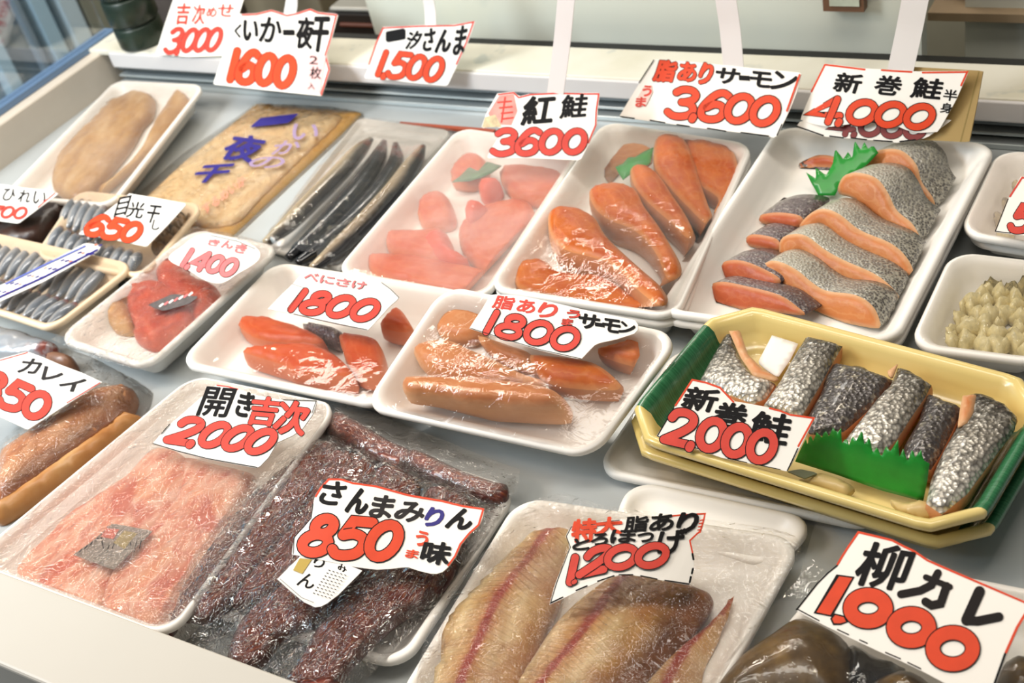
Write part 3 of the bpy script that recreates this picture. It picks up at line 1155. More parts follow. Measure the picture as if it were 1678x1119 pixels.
class Card:
    """a hand-lettered paper price card: one thin sheet with its ink; everything is laid on the card's own surface"""
    def __init__(s, label, outline, surf, smooth=False, th=.0009, mat=None, grid=.008):
        s.surf, s.label = surf, label
        pts = [Vector((p[0], p[1], 0)) for p in outline]
        if smooth:
            pts = catmull(pts, 4)
        s.px = [(p.x, p.y) for p in pts]
        B = np.array([surf.hit2(*p) for p in s.px])
        B = resample(B, grid * .6)
        if 0.5 * np.sum(B[:, 0] * np.roll(B[:, 1], -1) - np.roll(B[:, 0], -1) * B[:, 1]) < 0:
            B = B[::-1]
        V, F, loop = triangulate(B, grid)
        s.v = [surf.pt(a, b, 0) for a, b in V]
        n = len(V)
        s.v += [surf.pt(a, b, -th) for a, b in V]
        s.f = [f for f in F] + [[i + n for i in reversed(f)] for f in F]
        L = len(loop)
        s.f += [[loop[(i + 1) % L], loop[i], loop[i] + n, loop[(i + 1) % L] + n] for i in range(L)]
        s.mats = [mat or paper]
        s.m = [0] * len(s.f)
        s.lay = .00015
        s.kids = []

    def mi(s, m):
        if m not in s.mats:
            s.mats.append(m)
        return s.mats.index(m)

    def ink(s, polys, m, lay):
        """polys are in picture coordinates, laid flat on the card"""
        k = s.mi(m)
        flat_list = []
        for n_, P in enumerate(polys):
            if isinstance(P[0][0], (float, int, np.floating)):
                flat_list.append((lay, P))
            else:
                flat_list += [(lay + n_ * 4e-6, Q) for Q in P]
        for lay, P in flat_list:
            b = len(s.v)
            q = [s.surf.hit(p[0], p[1]) + s.surf.n * lay for p in P]
            s.v += q
            f = list(range(b, b + len(q)))
            nn = (q[1] - q[0]).cross(q[-1] - q[0])
            if nn.dot(s.surf.n) < 0:
                f.reverse()
            s.f.append(f)
            s.m.append(k)

    def pen(s, pts, m, w, lay=None):
        if lay is None:
            s.lay += .00003
            lay = s.lay
        s.ink(stroke2d([pts], w, [False]), m, lay)
        return s

    def num(s, txt, p0, p1, p3, w=None, m=None, out=None, k=.20, overlap=.93):
        m = m or red_ink
        p0, p1, p3 = (np.array(p, float) for p in (p0, p1, p3))
        tot = sum(DIG[c][2] for c in txt)
        ht = np.linalg.norm(p3 - p0)
        w = w or ht * k
        out = ht * .045 if out is None else out
        w *= .80
        x = 0.0
        rest = []
        for c in txt:
            P, cl, adv = DIG[c]
            a = adv / tot
            q = []
            for path in P:
                pp = [p0 + (p1 - p0) * (x + (px_ if c != '1' else .5 + (px_ - .5)) * a / overlap * .96) + (p3 - p0) * (.1 + .8 * py_) for px_, py_ in path]
                q.append(pp)
            rest.append((q, cl))
            x += a
        for q, cl in rest:
            s.lay += .00004
            if out > 0:
                s.ink(stroke2d(q, w + 2 * out, cl), black_ink, s.lay)
            s.lay += .00004
            s.ink(stroke2d(q, w, cl), m, s.lay)
        return s

    def txt(s, t, p0, p1, p3, m=None, bold=.05, outline=None, ang=-40, wob=.0):
        m = m or black_ink
        bold *= .55
        p0, p1, p3 = (np.array(p, float) for p in (p0, p1, p3))
        vs, fs = glyph(t)
        asp = np.linalg.norm(p1 - p0), np.linalg.norm(p3 - p0)
        e0 = (p1 - p0) / max(asp[0], 1e-6)
        e1 = (p3 - p0) / max(asp[1], 1e-6)
        sz = asp[1]

        def put(mat, rad, lay):
            offs = [(0, 0)]
            if rad > 0:
                for q in range(10):
                    a = 2 * math.pi * q / 10
                    # a slanted chisel nib: longer along one diagonal
                    u = np.array([math.cos(a), math.sin(a) * .62])
                    c_, s_ = math.cos(math.radians(ang)), math.sin(math.radians(ang))
                    offs.append((rad * (u[0] * c_ - u[1] * s_), rad * (u[0] * s_ + u[1] * c_)))
            k = s.mi(mat)
            for ox, oy in offs:
                lay += 2.5e-6
                b = len(s.v)
                for (x, y) in vs:
                    wx = wob * math.sin(y * 5.1 + x * 3) if wob else 0
                    wy = wob * math.sin(x * 9.7 + 1) if wob else 0
                    p = p0 + (p1 - p0) * x + (p3 - p0) * (y + wy) + e0 * (ox + wx) * sz + e1 * oy * sz
                    s.v.append(s.surf.hit(p[0], p[1]) + s.surf.n * lay)
                for f in fs:
                    ff = [i + b for i in f]
                    q = [s.v[i] for i in ff[:3]]
                    if (q[1] - q[0]).cross(q[2] - q[0]).dot(s.surf.n) < 0:
                        ff.reverse()
                    s.f.append(ff)
                    s.m.append(k)
        s.lay += .00004
        if outline:
            put(black_ink, bold + outline, s.lay)
            s.lay += .00004
        put(m, bold, s.lay)
        return s

    def chars(s, boxes, m=None, bold=.05, slant=(0, 0), skew=(0, 0), **k):
        """boxes: (char, x0, y0, x1, y1) in picture px; slant = drop of the baseline per px across; skew = shift in x per px of height"""
        for c, x0, y0, x1, y1 in boxes:
            w, h = x1 - x0, y1 - y0
            dy = slant[0] * w
            sx = skew[0] * h
            s.txt(c, (x0, y1 - dy), (x1 - sx, y1), (x0 + sx, y0), m, bold, **k)
        return s

    def edge(s, pts, m, w=2.2, inset=0):
        return s.pen(pts, m, w)

    def done(s, group='hand lettered price cards'):
        s.o = build('price_card', s.v, s.f, s.mats, s.m, None, None, smooth=False)
        tag(s.o, s.label, 'price card', group)
        return s.o


def strip(card, pts, w, surf_off=.0):
    """white plastic hanging strip: pts are 3D, w width in m"""
    P = catmull(pts, 6, False)
    vs, fs = [], []
    sd = Vector((1, 0, 0))
    vd = (CAMP - P[0]).normalized()
    for i, p in enumerate(P):
        t = (P[min(i + 1, len(P) - 1)] - P[max(i - 1, 0)]).normalized()
        x = t.cross(Vector((0, -1, .2))).normalized()
        nrm = x.cross(t).normalized()
        for a, c in ((-.5, .0004), (.5, .0004), (.5, -.0004), (-.5, -.0004)):
            vs.append(p + x * a * w + nrm * c)
    n = len(P)
    for i in range(n - 1):
        for k in range(4):
            k2 = (k + 1) % 4
            fs.append([i * 4 + k, i * 4 + k2, (i + 1) * 4 + k2, (i + 1) * 4 + k])
    fs.append([3, 2, 1, 0])
    fs.append([(n - 1) * 4 + k for k in range(4)])
    o = build('hanger_strip', vs, fs, [strip_m], None, card, None, smooth=False)
    bm = bmesh.new()
    bm.from_mesh(o.data)
    bmesh.ops.recalc_face_normals(bm, faces=bm.faces[:])
    bm.to_mesh(o.data)
    bm.free()
    return o

# ------------------------------------------------------------------ packs of fish, back to front
RY = .035                      # height of a tray rim over the deck


def piece(name, label, cat, *a, group=None, **k):
    o = pad(name, *a, **k)
    tag(o, label, cat, group)
    return o


# ---- far left: white tray with two tan dried fish
T1 = Tray('foam_tray', 'white foam tray holding two tan dried fish in the far left corner', 'tray', [(2, 322), (182, 338), (337, 139), (190, 131)], RY, m=foam, depth=.024, group='white foam trays')
f1 = piece('dried_fish', 'wide tan dried fish at left in the far corner tray', 'fish', ZI((235, 840), (250, 720), (320, 580), (400, 475), (500, 400), (600, 390), (690, 420), (690, 500), (640, 560), (590, 650), (500, 760), (420, 850), (330, 900)),
           T1.s(.013), .012, .010, .02, .002, 40, [tan_fish, tan_fish], axis=(ZI((300, 850))[0], ZI((620, 400))[0]), group='tan dried fish')
f2 = piece('dried_fish', 'narrow tan dried fish at right in the far corner tray', 'fish', ZI((440, 870), (540, 790), (640, 680), (700, 560), (760, 470), (820, 405), (860, 420), (850, 480), (790, 560), (700, 680), (600, 790), (500, 890)),
           T1.s(.012), .011, .008, .015, .002, 40, [tan_fish, tan_fish], axis=(ZI((480, 870))[0], ZI((830, 420))[0]), group='tan dried fish')
cling(T1, [f1, f2], film_mist, wr=.0008)

# ---- squid on a yellow board in a printed bag
BS = flat(.006)
bq = [(196, 357), (366, 392), (592, 181), (420, 166)]
squid_pack = pad('squid_pack', bq, BS, .005, .001, .004, 0, mats=[board, board], smooth=False, grid=.012)
tag(squid_pack, 'long yellow board pack with flattened cream squid and blue brush lettering', 'squid pack')
sq = piece('squid', 'flattened cream squid on the long yellow board', 'squid', [(232, 338), (262, 300), (330, 240), (400, 190), (450, 176), (540, 184), (556, 196), (500, 250), (430, 318), (378, 366), (300, 366)],
           flat(.0095), .003, .003, .01, .001, 40, [squid_m, squid_m], axis=((290, 350), (500, 180)))


class Print(Card):
    pass


def label_on(name, label, cat, surf, outline, mat, parent=None, th=.0005, draw=None, smooth=False):
    c = Card(label, outline, surf, smooth, th, mat)
    if draw:
        draw(c)
    o = build(name, c.v, c.f, c.mats, c.m, parent, None, smooth=False)
    if cat:
        tag(o, label, cat)
    return o


sqb = sheet('printed_bag', [(186, 352), (300, 250), (416, 172), (470, 170), (540, 174), (592, 183), (596, 192), (480, 300), (372, 402), (280, 384)], flat(.001), [sq, squid_pack], bag, squid_pack, .009, relax=40, wr=.001, smooth=False)
# brush lettering printed on the bag: a hair over the board
SQ = flat(.0158)
lt = Card('', [(300, 300), (301, 300), (301, 301)], SQ, th=.0001)
lt.v, lt.f, lt.m = [], [], []
for ch, p0, p1, p3, m, b in (('一', ZI((1155, 580))[0], ZI((1320, 560))[0], ZI((1195, 545))[0], navy_ink, .3), ('夜', ZI((1000, 725))[0], ZI((1150, 745))[0], ZI((1080, 615))[0], navy_ink, .085), ('干', ZI((860, 840))[0], ZI((1010, 830))[0], ZI((930, 762))[0], navy_ink, .11),
                             ('い', ZI((1330, 640))[0], ZI((1450, 640))[0], ZI((1350, 570))[0], violet_ink, .07), ('か', ZI((1240, 710))[0], ZI((1360, 700))[0], ZI((1270, 650))[0], violet_ink, .06), ('の', ZI((1130, 770))[0], ZI((1290, 770))[0], ZI((1160, 720))[0], violet_ink, .06),
                             ('するめいか', ZI((940, 985))[0], ZI((1130, 840))[0], ZI((925, 945))[0], rose_ink, .06)):
    lt.txt(ch, p0, p1, p3, m, b)
lo = build('bag_lettering', lt.v, lt.f, lt.mats, lt.m, sqb, None, smooth=False)

# ---- saury
T2 = Tray('clear_tray', 'shallow pale tray with five saury lying in a row', 'tray', [(424, 402), (557, 442), (742, 214), (588, 192)], .012, .008, .012, .004, .006, plain('pale_tray_plastic', 'c9c4bc', .35), group=None)
sr = []
for lab, P, rad, m in (
        ('silver saury with torn reddish head, leftmost of the row', [(608, 228), (588, 248), (555, 285), (510, 330), (470, 370), (436, 398)], .011, saury_a),
        ('thick blue black saury, second of the row from the squid board', [(629, 232), (618, 262), (590, 305), (550, 350), (510, 392), (472, 424)], .0115, saury_b),
        ('slim blue black saury in the middle of the row', [(648, 236), (648, 268), (622, 312), (580, 358), (530, 402), (486, 432)], .0105, saury_b),
        ('bronze saury with reddish head, nearest the red salmon tray', [(693, 240), (678, 266), (645, 312), (600, 362), (552, 408), (512, 440)], .011, saury_c)):
    pts = [at(x, y, .021) for x, y in P]
    o = tube('saury', pts, [rad * .35, rad * .95, rad * 1.1, rad * 1.1, rad * .95, rad * .5], [m], flat_=.8)
    tag(o, lab, 'fish', 'saury in a row')
    sr.append(o)
sheet('cling_film', [(420, 404), (558, 446), (690, 300), (744, 212), (585, 188), (500, 300)], flat(.0125), sr, film_soft, T2.o, .008, relax=35, wr=.0012, smooth=False)

# ---- red salmon under fogged film
T3 = Tray('foam_tray', 'white foam tray of pink salmon slices under fogged film', 'tray', [(546, 447), (795, 491), (958, 240), (752, 208)], RY, group='white foam trays')
rs = []
for lab, o_, h, m in (
        ('long pale orange salmon slice along the front of the fogged tray', ZA((165, 655), (330, 650), (500, 675), (740, 735), (725, 835), (520, 825), (230, 745)), .014, redmilk),
        ('blocky orange salmon slice behind the front slice in the fogged tray', ZA((265, 545), (420, 540), (520, 535), (560, 640), (480, 665), (280, 622)), .018, redmilk),
        ('bright scarlet salmon tip pressed to the fogged film near a glint', ZA((440, 560), (525, 545), (560, 620), (625, 660), (540, 668), (440, 615)), .022, redmilk_hot),
        ('small pink salmon piece at the left of the fogged tray', ZA((395, 400), (520, 365), (565, 490), (430, 505)), .014, redmilk),
        ('small scarlet salmon corner in the middle of the fogged tray', ZA((615, 430), (650, 405), (715, 425), (690, 462), (635, 492)), .023, redmilk_hot),
        ('small scarlet salmon corner below the green leaf in the fogged tray', ZA((680, 315), (770, 305), (765, 335), (700, 360)), .022, redmilk_hot),
        ('pink salmon slice at the far left of the fogged tray', ZA((545, 200), (690, 195), (720, 275), (650, 320), (550, 300)), .015, redmilk),
        ('pale pink salmon slice at the far right of the fogged tray', ZA((790, 245), (1040, 262), (1060, 345), (920, 395), (810, 340)), .015, redmilk),
        ('broad pink salmon slice across the middle of the fogged tray', ZA((590, 520), (700, 430), (900, 400), (930, 520), (860, 640), (740, 720), (620, 650)), .013, redmilk)):
    o = piece('salmon_slice', lab, 'salmon slice', o_, T3.s(h), h, .004, .010, .001, 50, [m, m], group='pink salmon slices in the fogged tray')
    rs.append(o)
lf = piece('garnish_leaf', 'green plastic leaf among the fogged pink salmon slices', 'garnish', ZA((560, 330), (600, 300), (640, 260), (680, 280), (720, 235), (790, 255), (740, 290), (690, 310), (640, 325)), T3.s(.020), .0006, .001, .004, 0, 40, [leaf_d, leaf_d], smooth=False)
rs.append(lf)
cling(T3, rs, film_milky, wr=.0006)

# ---- orange salmon steaks
q4 = [(796, 474), (1108, 522), (1236, 236), (989, 198)]
T4b = Tray('foam_tray', 'lower white foam tray stacked under the orange salmon steaks', 'tray', q4, RY + .006, group='white foam trays', drop=.009)
T4 = Tray('foam_tray', 'upper white foam tray filled with orange salmon steaks', 'tray', q4, RY + .006, group='white foam trays')
ss = []
TS = T4.s(.0)
for lab, o_, h, m, dm in (
        ('pale salmon trimmings at the far left of the orange steak tray', ZA((1215, 240), (1280, 140), (1400, 110), (1490, 140), (1450, 210), (1300, 250), (1220, 290)), .012, salmon_pale, .004),
        ('orange salmon steak at the far right corner of its tray', ZB((120, 100), (250, 110), (340, 170), (365, 260), (360, 350), (300, 440), (255, 455), (275, 390), (190, 330), (165, 270), (130, 180)), .022, salmon, .003),
        ('orange salmon steak second from the back, beside the corner steak', ZA((1490, 130), (1540, 103), (1620, 120), (1660, 200), (1690, 300), (1740, 440), (1768, 500), (1720, 505), (1650, 440), (1560, 345), (1490, 250)), .027, salmon, .003),
        ('slim orange salmon steak in the middle, touching the green leaf', ZA((1380, 255), (1450, 245), (1510, 290), (1570, 380), (1625, 460), (1665, 545), (1640, 575), (1560, 500), (1490, 440), (1420, 370), (1385, 310)), .030, salmon, .003),
        ('pale salmon steak lying along the front rim of the orange steak tray', ZA((850, 695), (900, 678), (980, 678), (1060, 735), (1250, 755), (1400, 850), (1500, 900), (1400, 915), (1180, 885), (1000, 850), (860, 800)), .016, salmon, .003),
        ('large orange salmon steak second from the front of its tray', ZA((1195, 350), (1280, 325), (1390, 345), (1440, 430), (1500, 510), (1550, 590), (1605, 690), (1605, 745), (1550, 765), (1500, 655), (1440, 575), (1370, 525), (1290, 495), (1230, 455), (1195, 400)), .031, salmon, .003),
        ('largest orange salmon steak at the front with sparkling edge', ZA((1010, 450), (1090, 430), (1200, 470), (1260, 560), (1340, 640), (1430, 720), (1510, 790), (1548, 850), (1530, 885), (1480, 865), (1400, 800), (1350, 742), (1290, 692), (1180, 655), (1090, 632), (1030, 592), (1000, 520)), .033, salmon, .003)):
    o = piece('salmon_steak', lab, 'salmon steak', o_, T4.s(h), h - .001, dm, .006, .0008, 60, [m, salmon_s if m is salmon else m], group='orange salmon steaks', shrink=.0, bulge=.12)
    ss.append(o)
lf = piece('garnish_leaf', 'green plastic leaf between the orange salmon steaks', 'garnish', ZA((1310, 260), (1345, 245), (1370, 215), (1400, 215), (1440, 190), (1485, 170), (1470, 245), (1400, 275), (1345, 320), (1325, 290)), T4.s(.024), .0006, .001, .004, 0, 40, [leaf_m, leaf_m], smooth=False)
ss.append(lf)
cling(T4, ss, film_soft, wr=.0005, relax=35, grid=.005)

# ---- salted salmon steaks, fanned
q5 = [(1074, 511), (1468, 563), (1635, 236), (1275, 206)]
T5b = Tray('foam_tray', 'lower white foam tray stacked under the fanned salted salmon', 'tray', q5, RY + .006, group='white foam trays', drop=.009)
T5 = Tray('foam_tray', 'upper white foam tray with fanned salted salmon steaks', 'tray', q5, RY + .006, group='white foam trays', flare=.016)
sa = []
nf = Vector((-.30, -.80, .50))


def steak(lab, outline, low, ext, mats, group, h0=.004, n=nf, **k):
    a = T5.s(h0).hit(*low)
    s = Surf(a, n, (1, -.2, 0))
    s.tray = T5
    return piece('salmon_steak', lab, 'salmon steak', outline, s, .03, .0015, .003, .0006, 70, mats, ext=ext, bulge=.0, group=group, grid=.004, **k)


fan = 'fanned salted salmon steaks'
fx = Vector((.010, .034, -.006))
data = [
    ('fanned salted salmon steak farthest back, beside the leaf tips', ZB((935, 255), (970, 200), (1050, 178), (1120, 190), (1180, 250), (1205, 330), (1255, 400), (1265, 455), (1200, 405), (1130, 330), (1060, 282), (990, 272), (945, 275)), ZB((1200, 420))[0], Vector((.020, .030, -.002)), ZB((940, 230), (1270, 450))),
    ('second fanned salted salmon steak from the back, with hooked belly', ZB((820, 355), (850, 300), (920, 288), (1000, 315), (1050, 380), (1090, 460), (1160, 520), (1198, 590), (1180, 612), (1080, 562), (1000, 502), (930, 442), (880, 402), (830, 388)), ZB((1100, 570))[0], Vector((.020, .032, -.004)), ZB((830, 330), (1200, 600))),
    ('third fanned salted salmon steak from the back, with ragged belly', ZB((640, 530), (700, 470), (760, 453), (830, 480), (920, 550), (1060, 610), (1130, 670), (1168, 742), (1150, 772), (1050, 722), (960, 672), (850, 622), (790, 570), (740, 530), (700, 552), (655, 552)), ZB((1080, 740))[0], fx, ZB((660, 500), (1170, 750))),
    ('second fanned salted salmon steak from the front of the tray', ZB((550, 650), (560, 590), (620, 568), (680, 580), (760, 640), (850, 690), (1000, 758), (1090, 840), (1102, 888), (1000, 842), (900, 812), (800, 772), (720, 722), (650, 660), (600, 682), (555, 690)), ZB((1040, 865))[0], fx, ZB((560, 600), (1110, 880))),
    ('front fanned salted salmon steak with white curled rim', ZB((438, 790), (450, 740), (500, 695), (560, 698), (640, 740), (700, 790), (770, 830), (900, 848), (980, 900), (1012, 970), (1005, 1002), (900, 987), (780, 957), (680, 905), (600, 855), (555, 810), (528, 775), (500, 832), (460, 838)), ZB((960, 1000))[0], fx, ZB((450, 750), (1020, 990)))]
low_ = [
    ('dark skinned salmon slice at the far back of the fanned tray', ZB((640, 232), (740, 205), (830, 225), (840, 262), (740, 262), (650, 262)), ZB((740, 262))[0], Vector((.0, .02, -.012))),
    ('grey skinned salmon slice at the left of the fan, farthest back', ZB((432, 515), (470, 480), (560, 470), (655, 490), (650, 540), (560, 540), (470, 520)), ZB((540, 545))[0], Vector((.012, .044, -.004))),
    ('grey skinned salmon slice with a red cut, middle left of the fan', ZB((385, 600), (430, 570), (540, 592), (560, 650), (480, 640), (400, 620)), ZB((480, 645))[0], Vector((.012, .034, -.004))),
    ('red salted salmon slice low left, above the front red slice', ZB((255, 745), (290, 700), (360, 688), (450, 715), (560, 780), (500, 825), (380, 795), (270, 782)), ZB((380, 800))[0], Vector((.012, .034, -.006))),
    ('red salted salmon slice lying at the front left corner of the fan', ZB((158, 880), (200, 820), (280, 788), (400, 808), (550, 848), (640, 908), (665, 942), (500, 925), (300, 912), (180, 902)), ZB((420, 925))[0], Vector((.008, .030, -.010)))]
for lab, o_, lo_, ex, ax in data:
    sa.append(steak(lab, o_, lo_, ex, [aramaki, skin_fan], fan, axis=ax))
for lab, o_, lo_, ex in low_:
    sa.append(steak(lab, o_, lo_, ex, [aramaki_red, skin_left], 'salted salmon slices left of the fan', h0=.002))
ls = Surf(T5.s(.006).hit(*ZB((780, 390))[0]), (-.1, -.62, .78))
lf = piece('garnish_leaf', 'spiky green plastic leaf standing behind the fanned salted salmon', 'garnish', ZB((735, 392), (700, 330), (678, 285), (725, 315), (722, 262), (770, 300), (800, 250), (812, 178), (850, 225), (872, 190), (890, 222), (902, 140), (930, 185), (945, 145), (965, 180), (985, 160), (1010, 195), (960, 250), (900, 290), (830, 345), (812, 392)), ls, .0006, .0, .002, 0, 40, [leaf_m, leaf_m], smooth=False)
sa.append(lf)
cling(T5, sa[5:], film, wr=.0003, relax=30) if False else None

# ---- right edge: two white trays of pale shellfish
T6 = Tray('foam_tray', 'white foam tray behind the shellfish tray at the right edge', 'tray', [(1570, 383), (1722, 408), (1795, 262), (1636, 244)], RY, group='white foam trays')
T6b = Tray('foam_tray', 'lower white foam tray under the one at the right edge', 'tray', [(1580, 396), (1730, 420), (1795, 275), (1640, 262)], RY - .012, depth=.017, group='white foam trays')
T7 = Tray('foam_tray', 'white foam tray heaped with pale shellfish at the right edge', 'tray', [(1487, 568), (1722, 598), (1772, 436), (1559, 411)], RY, group='white foam trays')
sh = []
rr = random.Random(3)
k = 0
for row, (y, x0, x1, n_) in enumerate(((556, 1560, 1690, 6), (540, 1556, 1690, 6), (524, 1566, 1690, 6), (506, 1576, 1690, 6), (490, 1592, 1690, 5), (474, 1610, 1690, 4), (456, 1628, 1690, 3), (440, 1640, 1690, 2))):
    for i in range(n_):
        x = x0 + (x1 - x0) * i / max(n_ - 1, 1) + rr.uniform(-4, 4)
        yy = y + rr.uniform(-4, 4) + (x - 1600) * .08
        R_ = rr.uniform(10, 18)
        ph = rr.uniform(0, 6)
        ol = [(x + R_ * (1 + .30 * math.sin(3 * t + ph) + .12 * math.sin(7 * t + ph)) * math.cos(t), yy + .72 * R_ * (1 + .25 * math.sin(2 * t + ph * 2) + .15 * math.sin(5 * t)) * math.sin(t)) for t in np.linspace(0, 2 * math.pi, 18, endpoint=False)]
        o = piece('shellfish_piece', 'crumpled pale yellow shellfish piece heaped in the right edge tray', 'shellfish', ol, T7.s(rr.uniform(.007, .017)), .010, .004, .005, .0055, 260, [shellfish, shellfish], group='shellfish pieces', grid=.0026)
        sh.append(o)
        k += 1
cling(T7, sh, film_soft, wr=.0006, relax=30, grid=.008)
sh2 = []
for i, (x, y) in enumerate(((1630, 330), (1640, 300), (1655, 345), (1668, 318), (1612, 352), (1648, 372))):
    ol = [(x + 15 * math.cos(t), y + 11 * math.sin(t)) for t in np.linspace(0, 2 * math.pi, 9, endpoint=False)]
    sh2.append(piece('shellfish_piece', 'pale shellfish piece beside the cut off price card', 'shellfish', ol, T6.s(.009), .008, .004, .006, .001, 90, [shellfish, shellfish], group='shellfish pieces behind'))
cling(T6, sh2, film_milky, wr=.0004, relax=25, grid=.009)

# ---- beige trays of small blue fish at the left
T8 = Tray('beige_tray', 'beige foam tray of small grey fish under the 650 price card', 'tray', [(55, 420), (236, 455), (337, 334), (128, 311)], RY, m=foam2, group='beige foam trays')
b8 = []
for i, (x0, y0, x1, y1) in enumerate(((122, 326, 100, 366), (134, 328, 112, 372), (146, 330, 122, 378), (158, 334, 134, 386), (170, 338, 146, 394), (182, 344, 158, 400), (100, 372, 78, 408), (113, 378, 92, 414), (126, 384, 106, 420), (140, 390, 120, 426), (154, 398, 134, 430), (170, 402, 148, 434), (186, 404, 164, 438), (200, 406, 180, 442), (214, 410, 196, 444), (228, 414, 212, 446))):
    pts = [at(x0 + (x1 - x0) * t, y0 + (y1 - y0) * t, .032) for t in (0, .25, .6, 1)]
    o = tube('small_fish', pts, [.003, .007, .007, .003], [small_fish], flat_=.8, n=3, seg=10)
    tag(o, 'small grey blue fish in the tray under the 650 price card', 'fish', 'small fish under the 650 card')
    b8.append(o)
for i in range(16):
    t, s_ = (i % 8) / 7, (i // 8)
    x, y = 302 - 52 * t + s_ * 14 + rr.uniform(-4, 4), 345 + 52 * t + s_ * 2 + rr.uniform(-4, 4)
    ol = [(x + 8 * (1 + .3 * math.sin(3 * a + i)) * math.cos(a), y + 6 * math.sin(a)) for a in np.linspace(0, 2 * math.pi, 8, endpoint=False)]
    b8.append(piece('fish_morsel', 'small brown dried fish morsel right of the 650 price card', 'fish morsel', ol, T8.s(.016), .012, .004, .005, .001, 120, [gravel_m, gravel_m], group='brown fish morsels', grid=.0035))
cling(T8, b8, film_soft, wr=.0006, relax=25)

T9 = Tray('beige_tray', 'beige foam tray of grey fish crossed by a blue label band', 'tray', [(-95, 482), (84, 541), (224, 433), (-22, 378)], RY + .004, m=foam2, group='beige foam trays')
b9 = []
fl9 = []
for i in range(13):
    fl9.append((-14 + i * 15.5, 392 + i * 3.8, -46 + i * 14, 438 + i * 5))
for i in range(12):
    fl9.append((-40 + i * 15, 446 + i * 4.6, -66 + i * 13, 480 + i * 5.0))
for i, (x0, y0, x1, y1) in enumerate(fl9):
    pts = [at(x0 + (x1 - x0) * t, y0 + (y1 - y0) * t, .028 + .002 * (i % 2)) for t in (0, .25, .6, 1)]
    o = tube('small_fish', pts, [.003, .0075, .008, .003], [small_fish], flat_=.7, n=3, seg=10)
    tag(o, 'small grey blue fish in the beige tray with the blue label band', 'fish', 'small fish under the blue label band')
    b9.append(o)
c9 = cling(T9, b9, film_soft, wr=.0005, relax=25)


def band(c):
    for i in range(26):
        t = i / 25
        x, y = -10 + 172 * t, 484 - 78 * t
        m = navy_ink if i % 3 else rose_ink
        c.pen([(x, y - 6 + (i % 4) * 4), (x + 4 + i % 3, y - 8 + (i % 4) * 4)], m, 2.0)
    c.pen([(-10, 492), (70, 456), (160, 410)], navy_ink, 2.6)
    c.pen([(10, 466), (80, 432), (140, 404)], plain('label_blue', '5a66b0', .5), 2.4)


lb = label_on('label_band', 'white label band with blue and red print', None, T9.rim.up(.0105), [(-14, 474), (60, 440), (140, 398), (166, 402), (160, 412), (70, 462), (-14, 500)], label_m, T9.o, draw=band)

# dark dried fish under the cut-off card at the far left
D1 = piece('dark_dried_fish', 'dark brown dried fish under the cut off card at the left edge', 'fish', [(-20, 340), (40, 325), (95, 316), (108, 330), (85, 352), (55, 380), (10, 392), (-20, 392)], flat(.030), .03, .006, .012, .003, 60, [dark_dried, dark_dried])

# ---- 1,400 tray: red fish pieces in a bag
T10 = Tray('foam_tray', 'white foam tray of reddish fish pieces under the 1400 price card', 'tray', [(90, 556), (240, 604), (462, 404), (318, 374)], RY, group='white foam trays')
b10 = []
for lab, o_, h, m in (
        ('reddish fish piece in the centre of the 1400 tray', ZJ((665, 622), (760, 600), (860, 590), (980, 650), (1000, 700), (900, 790), (820, 890), (740, 840), (690, 730)), .020, red_bit),
        ('red fish piece partly under the 1400 price card', ZJ((820, 485), (940, 460), (1050, 560), (1180, 620), (1110, 720), (960, 690), (860, 590)), .020, red_bit),
        ('red fish strip at the front of the 1400 tray', ZJ((720, 850), (900, 780), (1060, 740), (1020, 830), (880, 900), (800, 915)), .018, red_bit),
        ('orange red fish piece at the right of the 1400 tray', ZJ((1020, 720), (1110, 640), (1190, 650), (1160, 740), (1080, 790)), .019, red_bit),
        ('tan fish piece at the left end of the 1400 tray', ZJ((530, 735), (640, 655), (700, 740), (705, 830), (580, 810)), .018, tan_bit)):
    b10.append(piece('fish_piece', lab, 'fish piece', o_, T10.s(h), h, .005, .010, .002, 60, [m, m], group='fish pieces in the 1400 tray'))
c10 = sheet('wrap_bag', [(84, 556), (160, 590), (238, 608), (350, 505), (464, 404), (400, 388), (318, 370), (200, 470)], T10.rim.up(.0014), b10, bag, T10.o, .007, relax=20, wr=.0022, smooth=False)


def blk(c):
    for i in range(7):
        c.pen([(262 + i * 8, 502 - i * 3), (267 + i * 8, 498 - i * 3)], pink_washed_ink if i % 2 else paper, 3)


label_on('sticker', 'small dark sticker', None, T10.rim.up(.0045), ZJ((815, 735), (950, 675), (1095, 690), (1040, 730), (900, 770), (840, 750)), plain('charcoal_sticker', '57504f', .45, var=.3, vsc=150), T10.o, draw=blk)

